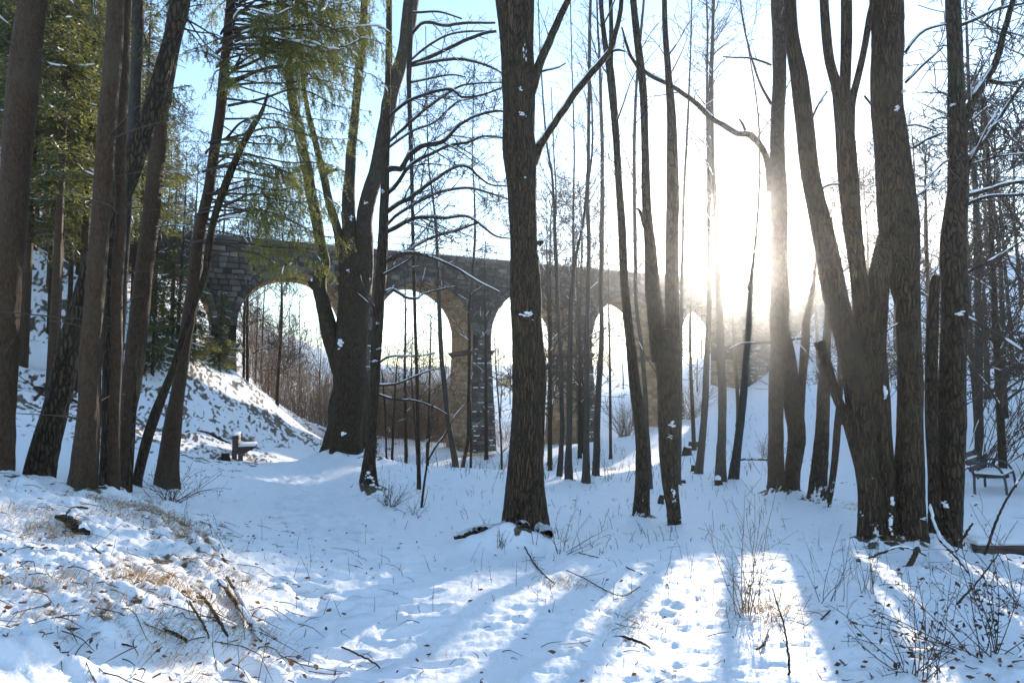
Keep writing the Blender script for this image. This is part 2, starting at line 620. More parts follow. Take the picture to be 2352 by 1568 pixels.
def smooth_path(nodes, n):
    """Catmull-Rom through nodes (k, m) -> (n, m), roughly even spacing."""
    P = np.asarray(nodes, float)
    if len(P) == 2:
        t = np.linspace(0, 1, n)[:, None]
        return P[0] * (1 - t) + P[1] * t
    seg = np.concatenate([[0], np.cumsum(np.linalg.norm(np.diff(P[:, :3], axis=0), axis=1) + 1e-6)])
    s = np.linspace(0, seg[-1], n)
    i = np.clip(np.searchsorted(seg, s, side='right') - 1, 0, len(P) - 2)
    t = ((s - seg[i]) / (seg[i + 1] - seg[i]))[:, None]
    d = np.zeros_like(P)
    d[1:-1] = (P[2:] - P[:-2]) / (seg[2:] - seg[:-2])[:, None]
    d[0] = (P[1] - P[0]) / (seg[1] - seg[0]); d[-1] = (P[-1] - P[-2]) / (seg[-1] - seg[-2])
    h = (seg[i + 1] - seg[i])[:, None]
    t2, t3 = t * t, t * t * t
    return (2 * t3 - 3 * t2 + 1) * P[i] + (t3 - 2 * t2 + t) * h * d[i] + (-2 * t3 + 3 * t2) * P[i + 1] + (t3 - t2) * h * d[i + 1]


def img_nodes(nodes, Y, dy=0.0):
    """(px, py, width) nodes at distance Y -> world points + radius; dy lets the far end come forward or go back."""
    out = []
    k = max(1, len(nodes) - 1)
    for i, (px, py, w) in enumerate(nodes):
        Yi = Y + dy * i / k
        p = at(px, py, Yi)
        # a round stem away from the picture's middle is drawn wider than it is
        out.append((*p, 0.5 * w * pxm(Yi) * 0.95 / math.sqrt(1 + ((px - 1176) / F) ** 2)))
    return np.array(out)


def trunk_mesh(name, pts, m, parent, origin, sides=28, step=0.06, ridge=0.05, flare=0.5, snow=0.5, seed=0, lobes=5, cap=False, snowdir=(-0.5, -0.8)):
    """pts (k,4): path with radius. Ridged bark, root flare, patches of stuck snow."""
    L = np.linalg.norm(np.diff(pts[:, :3], axis=0), axis=1).sum()
    n = int(max(8, min(420, L / step)))
    Q = smooth_path(pts, n)
    P, R = Q[:, :3].copy(), np.maximum(Q[:, 3], 0.004)
    s = np.linspace(0, L, n)
    # slow wander
    wob = R * 0.16
    P[:, 0] += wob * vnoise2(s * 1.1, np.full(n, 3.3), seed + 5)
    P[:, 1] += wob * vnoise2(s * 1.1, np.full(n, 9.3), seed + 6)
    T = np.gradient(P, axis=0); T /= np.linalg.norm(T, axis=1, keepdims=True)
    A = np.cross(T, np.array([0, 1.0, 0])); A /= np.linalg.norm(A, axis=1, keepdims=True)
    B = np.cross(T, A)
    ang = np.arange(sides) * 2 * np.pi / sides
    ca, sa = np.cos(ang), np.sin(ang)
    h = s[:, None] * np.ones(sides)[None]
    aa = ang[None] * np.ones(n)[:, None]
    r0 = R[:, None] * np.ones(sides)[None]
    # bark ridges: noise stretched along the stem, periodic through cos/sin
    fr = 2.2 + r0.mean() * 26
    rid = vnoise(ca[None] * fr + 0 * h, sa[None] * fr + 0 * h, h * 2.2, seed) * 0.6 + vnoise(ca[None] * fr * 2.2 + 0 * h, sa[None] * fr * 2.2 + 0 * h, h * 5.5, seed + 1) * 0.4
    rid = 1 - np.abs(rid) * 2.2
    big = vnoise(ca[None] * 1.2 + 0 * h, sa[None] * 1.2 + 0 * h, h * 1.6, seed + 2)
    rr = r0 * (1 + ridge * rid + 0.07 * big)
    fl = flare * np.exp(-h / (2.2 * R[0] + 0.08)) * (0.75 + 0.5 * np.cos(aa * lobes + seed) + 0.3 * np.cos(aa * 3 + seed * 2))
    rr = rr * (1 + np.maximum(fl, -0.1))
    # snow stuck to the bark
    nx = A[:, None, 0] * ca[None] + B[:, None, 0] * sa[None]
    ny = A[:, None, 1] * ca[None] + B[:, None, 1] * sa[None]
    face = nx * snowdir[0] + ny * snowdir[1]
    sn = vnoise(aa * r0 * 14 + 20, h * 7, np.full_like(h, seed * 1.7)) * 0.5 + vnoise(aa * r0 * 34, h * 22, np.full_like(h, 4.0), seed + 3) * 0.45
    bias = snow * (0.60 * np.exp(-h / 0.45) + 0.42 * np.exp(-h / 1.6)) + 0.16 * face * min(1, snow * 1.5) - 0.62 - 0.22 * sstep(0.7, 2.0, h)
    sn = np.clip(sn * 0.8 + bias + 0.22, -0.3, 1)
    lean = np.clip(nx * T[:, None, 0] * 0 + (A[:, None, 2] * ca[None] + B[:, None, 2] * sa[None]) - 0.45, 0, 1) * 2.0
    sn = np.maximum(sn, lean) if snow > 0 else sn * 0 - 0.3
    rr = rr + 0.012 * sstep(0.35, 0.6, sn) * np.minimum(1, r0 / 0.1)
    V = P[:, None, :] + rr[:, :, None] * (A[:, None, :] * ca[None, :, None] + B[:, None, :] * sa[None, :, None])
    V = V.reshape(-1, 3)
    idx = np.arange(n * sides).reshape(n, sides)
    a, b = idx[:-1], idx[1:]
    q = np.stack([a, np.roll(a, -1, 1), np.roll(b, -1, 1), b], -1).reshape(-1, 4)
    att = sn.ravel()
    faces = [q]
    if cap:
        V = np.concatenate([V, P[-1:] + T[-1:] * R[-1] * 0.15])
        att = np.concatenate([att, [1.0]])
        last = idx[-1]
        faces.append(np.stack([last, np.roll(last, -1), np.full(sides, n * sides)], -1))
    me = mesh_from(name, V - origin, faces, True, {'snow': att})
    return link(name, me, m, parent), P, R, T


def randdir(n):
    v = rng.normal(size=(n, 3))
    return v / np.linalg.norm(v, axis=1, keepdims=True)


def twigs(tb, P, R, dens, lmin, lmax, t0=0.1, t1=1.0, levels=2, up=0.35, spread=0.9, droop=0.0, thin=0.45, curve=0.35, sides=3, snow=None, minr=0.0042, ratio=0.5):
    """side branches along a polyline, recursively"""
    P = np.asarray(P); R = np.asarray(R)
    seg = np.linalg.norm(np.diff(P, axis=0), axis=1)
    cum = np.concatenate([[0], np.cumsum(seg)])
    L = cum[-1]
    k = int(L * (t1 - t0) * dens + rng.random())
    if k <= 0:
        return
    T = np.gradient(P, axis=0); T /= np.linalg.norm(T, axis=1, keepdims=True) + 1e-9
    for t in t0 + (t1 - t0) * rng.random(k):
        s = t * L
        i = min(len(P) - 2, int(np.searchsorted(cum, s, side='right') - 1))
        f = (s - cum[i]) / (seg[i] + 1e-9)
        p0 = P[i] * (1 - f) + P[i + 1] * f
        r0 = (R[i] * (1 - f) + R[i + 1] * f)
        d = rng.normal(size=3)
        d -= T[i] * d.dot(T[i])
        d /= np.linalg.norm(d) + 1e-9
        v = d * spread + T[i] * (1 - spread * 0.55) + np.array([0, 0, up])
        v /= np.linalg.norm(v)
        ln = lmin + (lmax - lmin) * rng.random() ** 1.5
        ln *= (1.1 - 0.55 * t)
        n = 6 if levels >= 2 else 4
        r1 = min(r0 * thin, ln * 0.014 + 0.002)
        pts = [p0]
        dd = v.copy()
        bend = rng.normal(size=3) * curve * 0.5 + np.array([0, 0, -droop])
        for j in range(1, n):
            dd = dd + bend / n + rng.normal(size=3) * 0.10
            dd /= np.linalg.norm(dd)
            pts.append(pts[-1] + dd * ln / (n - 1))
        pts = np.array(pts)
        rad = np.maximum(np.linspace(r1, r1 * 0.25, n), minr)
        tb.add(pts, rad, sides)
        if snow is not None and r1 > 0.013:
            add_snow(snow, pts, rad, 0.45, 0.6, 0.6)
        if levels > 1:
            twigs(tb, pts, rad, dens * 1.7, lmin * ratio, lmax * ratio, 0.15, 1.0, levels - 1, up * 0.7, spread, droop, 0.6, curve, 3, None, minr, ratio)


def add_snow(tb, P, R, cover=0.85, lift=0.62, fat=0.75):
    """a ribbon of snow along the top of a branch, broken here and there"""
    P = np.asarray(P); R = np.asarray(R)
    L = np.linalg.norm(np.diff(P, axis=0), axis=1).sum()
    n = int(max(4, min(60, L / 0.07)))
    Q = smooth_path(np.column_stack([P, R]), n)
    P2, R2 = Q[:, :3], Q[:, 3]
    T = np.gradient(P2, axis=0); T /= np.linalg.norm(T, axis=1, keepdims=True) + 1e-9
    horiz = np.sqrt(np.maximum(0, 1 - T[:, 2] ** 2))
    j = rng.random() * 50
    nz = vnoise2(np.linspace(0, L * 4, n) + j, np.full(n, j), 11) * 0.5 + 0.5
    th = fat * (0.55 + 0.7 * nz) * sstep(0.15, 0.6, horiz)
    on = (nz > (1 - cover) * 0.9) & (horiz > 0.3)
    i = 0
    while i < n:
        if not on[i]:
            i += 1
            continue
        k = i
        while k < n and on[k]:
            k += 1
        if k - i >= 3:
            p = P2[i:k].copy(); r = (R2[i:k] * th[i:k] + 0.003)
            p[:, 2] += R2[i:k] * lift + 0.002
            r[0] *= 0.3; r[-1] *= 0.3
            tb.add(p, r, 6)
        i = k


def ground_start(pts, sink=0.25):
    """adds a node under the first one so the stem stands in the ground"""
    p = pts[0].copy()
    z = zg(p[0], p[1])
    q = p.copy(); q[2] = min(z, p[2]) - sink
    return np.vstack([q, pts]), np.array([p[0], p[1], min(z, p[2])])


def tree(name, label, cat, Y, stems, limbs=(), bark='linden', group=None, crown=None, limbcrown=None, snow=0.5, flare=0.5, sides=28, step=0.07, seed=None, above=4.0, ridge=0.05, dys=0.0, lobes=5, sink=0.25, snowdir=(-0.5, -0.8)):
    """stems, limbs: lists of (px, py, width) nodes read off the photograph, standing at distance Y"""
    seed = seed if seed is not None else random.randint(0, 9999)
    first = img_nodes(stems[0], Y)
    g0, base = ground_start(first, sink)
    root = empty(name, base, label, cat, group)
    hosts = []
    for i, nd in enumerate(stems):
        pts = img_nodes(nd, Y, dys)
        grounded = i == 0 or nd[0][1] > 1000
        if grounded:
            pts, _ = ground_start(pts, sink)
        if nd[-1][1] <= 5 and above > 0:      # runs out of the top of the picture: carry on upward
            d = pts[-1, :3] - pts[-2, :3]; d /= np.linalg.norm(d)
            d = d * 0.8 + np.array([0, 0, 0.35]); d /= np.linalg.norm(d)
            r = pts[-1, 3]
            for q in (0.4, 1.0):
                pts = np.vstack([pts, [*(pts[len(pts) - 1, :3] + d * above * 0.5), r * (1 - 0.45 * q)]])
        o, P, R, T = trunk_mesh('trunk' if i == 0 or grounded else 'stem', pts, M[bark], root, base, sides, step, ridge, flare if grounded else 0.0, snow if grounded else snow * 0.25, seed + i, lobes, nd[-1][1] > 5, snowdir)
        hosts.append((P, R))
    stb = Tubes()
    tb = Tubes()
    for nd in limbs:
        dy = 0.0
        if isinstance(nd, tuple) and isinstance(nd[0], (int, float)):
            dy, nd = nd[0], nd[1]
        pts = img_nodes(nd, Y, dy)
        n = max(8, int(np.linalg.norm(np.diff(pts[:, :3], axis=0), axis=1).sum() / 0.12))
        Q = smooth_path(pts, min(90, n))
        wob = 0.25 * Q[:, 3:4]
        Q[:, :3] += wob * rng.normal(size=(len(Q), 3)) * 0.35
        lt = Tubes(); lt.add(Q[:, :3], np.maximum(Q[:, 3], 0.003), 8)
        lt.build('branch', M[bark], root, base)
        if snow > 0:
            add_snow(stb, Q[:, :3], Q[:, 3])
        if limbcrown:
            twigs(tb, Q[::2, :3], Q[::2, 3], snow=stb if snow > 0 else None, **limbcrown)
    if crown:
        for P, R in hosts:
            twigs(tb, P[::4], R[::4], snow=stb if snow > 0 else None, **crown)
    if tb.count():
        tb.build('crown', M['twig'], root, base)
    if stb.count():
        stb.build('snow_cover', M['snow'], root, base)
    return root, base, hosts

# ------------------------------------------------------------------ ground
def _b(px, py, Y, a, sx, sy):
    p = at(px, py, Y)
    BUMPS.append((p[0], p[1], a, sx, sy))


_b(1190, 1290, 8.6, 0.27, 0.50, 0.36)
_b(1100, 1300, 8.5, 0.12, 0.45, 0.3)
_b(2050, 1270, 8.7, 0.04, 0.8, 0.5)
_b(790, 1050, 23.4, 0.26, 1.2, 0.9)
_b(842, 1135, 16, 0.22, 0.6, 0.5)
_b(1790, 1150, 15.5, 0.15, 0.7, 0.5)


def build_ground():
    th = np.radians(np.concatenate([np.linspace(-178, -44, 44), np.linspace(-43.5, 43.5, 640), np.linspace(44, 178, 44)]))
    r = np.concatenate([np.linspace(0.5, 2.3, 12), np.geomspace(2.4, 420, 640)])
    RR, TH = np.meshgrid(r, th, indexing='ij')
    x, y = (RR * np.sin(TH)).ravel(), (RR * np.cos(TH)).ravel()
    rad = RR.ravel()
    z = zbase(x, y)
    z0 = z.copy()
    near = 1 - sstep(14, 45, rad)
    # how rough: bank on the left, forest floor, trodden path
    path = np.zeros(len(x))
    PL = [at(760, 1600, 3.4), at(830, 1420, 5.0), at(800, 1300, 6.7), at(760, 1220, 9.3), at(700, 1140, 13.8), at(690, 1085, 20), at(690, 1040, 29), at(730, 1022, 33)]
    for a, b in zip(PL[:-1], PL[1:]):
        dx, dy = b[0] - a[0], b[1] - a[1]
        t = np.clip(((x - a[0]) * dx + (y - a[1]) * dy) / (dx * dx + dy * dy), 0, 1)
        dd = np.hypot(x - a[0] - t * dx, y - a[1] - t * dy)
        path = np.maximum(path, 1 - sstep(0.5, 1.3, dd))
    bank = sstep(-0.9, -1.9, x - 0.0 * y) * (1 - sstep(8.2, 10.0, y)) * (1 - path)
    hill = sstep(-4.0, -8.5, x + 0.06 * y) * sstep(13, 19, y) * (1 - sstep(50, 75, y))
    floor_ = (1 - path) * (1 - bank)
    n1 = vnoise2(x * 0.8, y * 0.8, 1)
    n2 = vnoise2(x * 2.9 + n1, y * 2.9, 2)
    n3 = vnoise2(x * 6.5 + n2 * 0.6, y * 8.5, 3)
    n4 = vnoise2(x * 15 + n3 * 0.4, y * 22, 4)
    n5 = vnoise2(x * 34 + n4 * 0.5, y * 52, 5)
    n6 = 1 - np.abs(vnoise2(x * 7.5 + n2, y * 15 + 0.7 * n3, 6)) * 2
    z += near * (0.030 * n1 + (0.010 + 0.012 * bank) * n2 + (0.007 + 0.016 * bank) * n3 + (0.005 + 0.007 * bank) * n4 + (0.0045 + 0.002 * bank) * n5 + (0.010 * floor_ + 0.006 * bank) * n6 + 0.017 * floor_ * vnoise2(x * 4.2 + n2, y * 17 + n3, 7) * sstep(-0.4, 0.5, n1 + 0.6 * n2))
    cl = np.maximum(0, n2 * 0.5 + n3 * 0.5 + n4 * 0.35 - 0.25)
    z += near * bank * 0.055 * cl + near * floor_ * 0.022 * cl
    z += (1 - near) * 0.10 * n1 * sstep(20, 60, rad) + hill * 0.09 * vnoise2(x * 1.7, y * 1.2, 8)
    # footprints on the path
    trod = np.zeros(len(x))
    for a, b in zip(PL[:-1], PL[1:]):
        L = np.hypot(b[0] - a[0], b[1] - a[1])
        for lane in (-0.55, -0.3, -0.05, 0.22, 0.5):
            k = int(L / 0.42)
            for i in range(k):
                t = (i + rng.random()) / max(1, k)
                nx, ny = (b[1] - a[1]) / L, -(b[0] - a[0]) / L
                off = lane + rng.normal() * 0.09
                fx, fy = a[0] + t * (b[0] - a[0]) + nx * off, a[1] + t * (b[1] - a[1]) + ny * off
                if fy > 21: continue
                m = np.where((np.abs(x - fx) < 0.4) & (np.abs(y - fy) < 0.4))[0]
                ux, uy = (x[m] - fx), (y[m] - fy)
                u = ux * ny * -1 + uy * nx; v = ux * nx + uy * ny
                e = (u / 0.075) ** 2 + (v / 0.15) ** 2
                trod[m] = np.maximum(trod[m], np.exp(-e ** 2) * (0.15 + 0.5 * rng.random()))
                z[m] += -0.055 * np.exp(-e ** 2) + 0.020 * np.exp(-((np.sqrt(e) - 1.5) / 0.35) ** 2)
    # where litter shows through
    s1 = vnoise2(x * 2.2, y * 1.1, 21)
    s2 = vnoise2(x * 5.3 + s1, y * 3.4, 22)
    s3 = vnoise2(x * 14, y * 9, 23)
    s4 = vnoise2(x * 26, y * 18, 24)
    streak = (0.5 - 0.2 * bank) * s1 + 0.4 * s2 + (0.35 + 0.2 * bank) * s3 + 0.3 * bank * s4
    bare = -0.45 + 0.5 * streak
    bare += 0.60 * bank + (0.40 + 0.3 * s3) * hill + 0.26 * floor_ * sstep(8, 14, y) + 0.22 * floor_ + 0.30 * s4 * floor_ * (1 - sstep(16, 30, rad)) - 0.25 * path
    bare += 1.2 * trod
    crest = bank * np.exp(-((x + 0.42 * (y - 2.0) + 0.9) / 0.55) ** 2)
    bare += 0.22 * crest
    for (x0, y0, x1, y1, wd, dep) in BROOK:
        dx, dy = x1 - x0, y1 - y0
        t = np.clip(((x - x0) * dx + (y - y0) * dy) / (dx * dx + dy * dy), 0, 1)
        dd = np.hypot(x - x0 - t * dx, y - y0 - t * dy)
        bare += (1.1 if dep > 0.5 else 0.3) * (1 - sstep(wd * 0.6, wd * 1.25, dd))
    # scrub country beyond the viaduct shows less snow
    bare += 0.25 * sstep(55, 75, y) * sstep(4, -6, x)
    for (bx, by, a, sx, sy) in BUMPS:
        bare += 0.62 * np.exp(-((x - bx) / (sx * 0.7)) ** 2 - ((y - by) / (sy * 0.7)) ** 2) * (0.35 + 0.65 * sstep(0.0, 0.5, s2 + s3 * 0.5)) * (0.7 + 0.6 * s3)
    z -= near * 0.02 * sstep(0.35, 0.6, bare) * np.maximum(bank, hill)
    nr, nt_ = RR.shape
    idx = np.arange(nr * nt_).reshape(nr, nt_)
    q = np.stack([idx[:-1, :-1], idx[:-1, 1:], idx[1:, 1:], idx[1:, :-1]], -1).reshape(-1, 4)
    q = np.concatenate([q, np.stack([idx[:-1, -1], idx[:-1, 0], idx[1:, 0], idx[1:, -1]], -1).reshape(-1, 4)])
    V = np.stack([x, y, z], 1)
    V = np.concatenate([V, [[0, 0, zg(0, 0.6)]]])
    fan = np.stack([np.full(nt_, nr * nt_), np.roll(idx[0], -1), idx[0]], -1)
    o = link('ground', mesh_from('ground', V, [q, fan], True, {'bare': np.append(bare, 0)}), M['ground'])
    props(o, kind='structure')
    return o


build_ground()

# brook water
wb = Boxes()
for (x0, y0, x1, y1, wd, dep) in BROOK[:1]:
    za = zg(x0 + 1.2, y0)
    wb.box(x0 - 0.2, x1, y0 - 0.5, y0 + 0.25, za - 0.4, za + 0.06)
props(wb.build('brook_water', M['water']), kind='structure')

# ------------------------------------------------------------------ viaduct
VY, VA, VN = 52.0, np.array([0.903, 0.43]), np.array([-0.43, 0.903])
TOP, SPRING = 1.6 + 9.88, 1.6 + 3.0
PITCHV, SPAN, THK = 8.95, 7.45, 4.5
RAD = SPAN / 2
CROWN = 1.6 + 7.85
STILT = CROWN - RAD - SPRING
T0, T1 = -33.0, 40.0
CENT = [-24.85 + PITCHV * i - 0.02 for i in range(6)]       # arch centres
PIERT = [c + PITCHV / 2 for c in CENT[:-1]]


def vw(t, w, z):
    p = np.array([0, VY]) + np.outer(np.atleast_1d(t), VA) + np.outer(np.atleast_1d(w), VN)
    return np.column_stack([p, np.broadcast_to(z, len(p))])


def opening(t, extra=0.0):
    """height of the intrados above a point along the viaduct, None in a pier"""
    for c in CENT:
        u = abs(t - c)
        R = RAD + extra
        if u < R:
            return SPRING + STILT + math.sqrt(max(0, R * R - u * u))
    return None


def build_viaduct():
    c0 = vw(-3, 0, 0)[0]
    gz = zg(c0[0], c0[1])
    root = empty('stone_viaduct', (c0[0], c0[1], gz), 'tall weathered stone railway viaduct with round arches crossing the valley', 'viaduct')
    org = np.array([c0[0], c0[1], gz])
    # core: mortar-coloured walls and deck
    V, Q4, n = [], [], 0
    Vs, Qs, ns = [], [], 0

    def quad(a, b, c, d, soff=False):
        nonlocal n, ns
        if soff:
            Vs.extend([a, b, c, d]); Qs.append((ns, ns + 1, ns + 2, ns + 3)); ns += 4
        else:
            V.extend([a, b, c, d]); Q4.append((n, n + 1, n + 2, n + 3)); n += 4

    def pt(t, w, z):
        return vw(t, w, z)[0]
    ts = [T0]
    for c in CENT:
        ts += list(c - RAD * np.cos(np.linspace(0, math.pi, 33)))
    ts.append(T1)
    ts = np.array(ts)
    for ta, tb in zip(ts[:-1], ts[1:]):
        tm = (ta + tb) / 2
        oa = opening(tm)
        if oa is None:
            za = zb = SPRING - 0.05
            if tb > CENT[-1] + RAD and tb == T1 or ta == T0:
                za = zb = -4.5
        else:
            u = [min(RAD, abs(q - min(CENT, key=lambda cc: abs(cc - tm)))) for q in (ta, tb)]
            za, zb = [SPRING + STILT + math.sqrt(max(0, RAD * RAD - q * q)) for q in u]
        for w, flip in ((0.0, False), (THK, True)):
            v = [pt(ta, w, za), pt(tb, w, zb), pt(tb, w, TOP), pt(ta, w, TOP)]
            quad(*(v[::-1] if flip else v))
        quad(pt(ta, 0, TOP), pt(tb, 0, TOP), pt(tb, THK, TOP), pt(ta, THK, TOP))
        if oa is not None:
            quad(pt(ta, THK, za), pt(tb, THK, zb), pt(tb, 0, zb), pt(ta, 0, za), True)
    # stilted part of each opening and the tapering piers
    piers = [(CENT[i] + RAD, CENT[i + 1] - RAD) for i in range(len(CENT) - 1)]
    stub = [(CENT[0] - RAD - 0.01, CENT[0] - RAD), (CENT[-1] + RAD, CENT[-1] + RAD + 0.01)]
    BW, BF = 0.26, 0.42       # extra width at the foot, sideways and forward
    for (pa, pb) in piers:
        zf = -4.6
        k = (SPRING - zf) / 7.5
        for (z0, z1, e0, e1, f0, f1) in ((zf, SPRING, BW * k, 0, BF * k, 0), (SPRING, SPRING + STILT, 0, 0, 0, 0)):
            A = [(pa - e0, -f0), (pb + e0, -f0), (pb + e0, THK + f0), (pa - e0, THK + f0)]
            B = [(pa - e1, -f1), (pb + e1, -f1), (pb + e1, THK + f1), (pa - e1, THK + f1)]
            for i in range(4):
                j = (i + 1) % 4
                quad(pt(*A[i], z0), pt(*A[j], z0), pt(*B[j], z1), pt(*B[i], z1), i in (1, 3))
    core = link('wall', mesh_from('viaduct_core', np.array(V) - org, [np.array(Q4)]), M['mortar'], root)
    link('arch_lining', mesh_from('viaduct_lining', np.array(Vs) - org, [np.array(Qs)]), M['soffit'], root)

    # facing stones, one by one
    unit = []
    for k in range(4):
        e = 0.05 + 0.02 * k
        b = Boxes()
        b.add8([(0, 0, 0), (1, 0, 0), (1, 1, 0), (0, 1, 0), (e * 0.6, e, 1), (1 - e * 0.7, e * 1.2, 1), (1 - e * 0.6, 1 - e, 1), (e * 0.5, 1 - e * 1.1, 1)])
        me = mesh_from('stone', b.V[0], [BOXF])
        me.materials.append(M['facing'])
        unit.append((me, b.V[0]))
    stones = []      # t0, t1, z0, z1, w (front plane at the bottom / top), depth
    H = 0.36
    z = -4.2
    row = 0
    while z < TOP - 0.45:
        h = H * (0.92 + 0.16 * rng.random())
        h = min(h, TOP - 0.42 - z)
        zm = z + h / 2
        spans = []
        if zm > SPRING:
            # free stretches between the arch rings
            edge = T0
            for c in CENT:
                y = z - SPRING - STILT
                R = RAD + 0.42
                hw = math.sqrt(max(0, R * R - max(0, y) ** 2)) if y < R else 0
                if hw <= 0:
                    continue
                spans.append((edge, c - hw)); edge = c + hw
            spans.append((edge, T1))
            f = 0.0
        else:
            k = (SPRING - zm) / 7.5
            spans = [(pa - BW * k, pb + BW * k) for (pa, pb) in piers] + [(T0, CENT[0] - RAD), (CENT[-1] + RAD, T1)]
            f = BF * k
        for (a, b) in spans:
            if b - a < 0.18:
                continue
            t = a
            first = True
            while t < b - 0.05:
                ln = 0.42 + 0.5 * rng.random()
                if first and row % 2: ln *= 0.55
                first = False
                e = min(b, t + ln)
                if b - e < 0.25: e = b
                ff = 0.0 if (zm <= SPRING and (t > CENT[-1] or t < CENT[0] - RAD)) else f
                stones.append((t + 0.012, e - 0.012, z + 0.012, z + h - 0.012, -ff, 0.02 + 0.045 * rng.random()))
                t = e
        z += h
        row += 1
    C3 = vw([s[0] for s in stones], [s[4] for s in stones], 0)
    Z = np.array([s[2] for s in stones])
    pxs = 1176 + F * C3[:, 0] / C3[:, 1]
    pys = 895 - F * (Z - 1.6) / C3[:, 1]
    score = C3[:, 1] + 60 * ((pxs < 470) | ((pxs > 740) & (pxs < 880)) | (pys > 1040) | ((pxs > 1165) & (pxs < 1255)))
    order = np.argsort(score)
    R4 = math.atan2(VA[1], VA[0])
    from mathutils import Matrix
    rest = Boxes()
    ax = np.array([VA[0], VA[1], 0]); up = np.array([0, 0, 1.0]); nn = np.array([-VN[0], -VN[1], 0])
    for q, i in enumerate(order):
        t0, t1, z0, z1, w, dp = stones[i]
        me, uv = unit[i % 4]
        o3 = vw(t0, w, z0)[0]
        if q < 300:
            o = link('stone', me, None, root)
            mt = Matrix(((ax[0] * (t1 - t0), 0, nn[0] * dp, o3[0] - org[0]), (ax[1] * (t1 - t0), 0, nn[1] * dp, o3[1] - org[1]), (0, z1 - z0, 0, o3[2] - org[2]), (0, 0, 0, 1)))
            o.matrix_local = mt
        else:
            rest.add8(o3 + uv[:, :1] * ax * (t1 - t0) + uv[:, 1:2] * up * (z1 - z0) + uv[:, 2:3] * nn * dp - org)
    # voussoirs of each ring belong to the same facing
    for c in CENT:
        k = 26
        for j in range(k):
            a0, a1 = math.pi * j / k + 0.004, math.pi * (j + 1) / k - 0.004
            r0, r1, dp = RAD - 0.03, RAD + 0.41 + 0.03 * (j % 2), 0.03 + 0.04 * rng.random()
            pts = []
            for w in (0.02, -dp):
                for (r, a) in ((r0, a0), (r0, a1), (r1, a1), (r1, a0)):
                    pts.append(vw(c + r * math.cos(a), w, SPRING + STILT + r * math.sin(a))[0] - org)
            rest.add8(pts)
    rest.build('facing_stone', M['facing'], root, 'stuff')
    # lining stones on jambs and vaults
    ls = Boxes()
    for c in CENT:
        arc = [(c + RAD * math.cos(a), SPRING + STILT + RAD * math.sin(a), a) for a in np.linspace(0, math.pi, 33)]
        for j in range(32):
            a0, a1 = arc[j][2], arc[j + 1][2]
            w = 0.05 - (0.3 if j % 2 else 0)
            while w < THK:
                ln = 0.55 + 0.4 * rng.random()
                w0, w1 = max(0.03, w) + 0.01, min(THK - 0.03, w + ln) - 0.01
                w += ln
                if w1 - w0 < 0.1: continue
                dp = 0.008 + 0.03 * rng.random()
                pts = []
                for r in (RAD + 0.03, RAD - dp):
                    for (a, ww) in ((a0 + 0.003, w0), (a1 - 0.003, w0), (a1 - 0.003, w1), (a0 + 0.003, w1)):
                        pts.append(vw(c + r * math.cos(a), ww, SPRING + STILT + r * math.sin(a))[0] - org)
                ls.add8(pts)
        # right-hand and left-hand jambs
        for sgn in (1, -1):
            tj = c + sgn * RAD
            z = -4.2
            rw = 0
            while z < SPRING - 0.2:
                h = 0.36
                k0, k1 = (SPRING - z) / 7.5, (SPRING - z - h) / 7.5
                w = -0.4 + (0.3 if rw % 2 else 0)
                while w < THK + 0.4:
                    ln = 0.5 + 0.45 * rng.random()
                    w0, w1 = max(-BF * k1 + 0.02, w) + 0.01, min(THK - 0.03, w + ln) - 0.01
                    w += ln
                    if w1 - w0 < 0.1: continue
                    dp = 0.008 + 0.03 * rng.random()
                    pts = []
                    for d in (0.03, -dp):
                        for (zz, kk, ww) in ((z + 0.01, k0, w0), (z + 0.01, k0, w1), (z + h - 0.01, k1, w1), (z + h - 0.01, k1, w0)):
                            pts.append(vw(tj - sgn * (BW * kk - d), ww, zz)[0] - org)
                    ls.add8(pts)
                z += h
                rw += 1
    ls.build('lining_stone', M['soffit'], root, 'stuff')
    # wedge-shaped imposts at the springing
    for (pa, pb) in piers:
        b = Boxes()
        o = 0.34
        lo = [(pa - 0.03, -0.03), (pb + 0.03, -0.03), (pb + 0.03, THK + 0.03), (pa - 0.03, THK + 0.03)]
        hi = [(pa - o, -0.12), (pb + o, -0.12), (pb + o, THK + 0.12), (pa - o, THK + 0.12)]
        b.add8([pt(*q, SPRING - 0.42) - org for q in lo] + [pt(*q, SPRING - 0.04) - org for q in hi])
        b.build('impost', M['facing'], root)
    # corbel-like sockets under the vault on the tan jambs
    # coping slabs
    t = T0
    cb = None
    k = 0
    cmes = {}
    while t < T1:
        for w0, w1 in ((-0.24, 0.42), (THK - 0.42, THK + 0.24)):
            b = Boxes()
            v = [pt(t + 0.01, w0, TOP - 0.40), pt(t + 1.49, w0, TOP - 0.40), pt(t + 1.49, w1, TOP - 0.40), pt(t + 0.01, w1, TOP - 0.40)]
            hgt = 0.40 + 0.03 * rng.random()
            b.add8([q - org for q in v] + [q + [0, 0, hgt] - org for q in v])
            b.build('coping_slab', M['facing'], root)
        t += 1.5
    # snow lying on the little ledges of the tapering piers
    sb = Boxes()
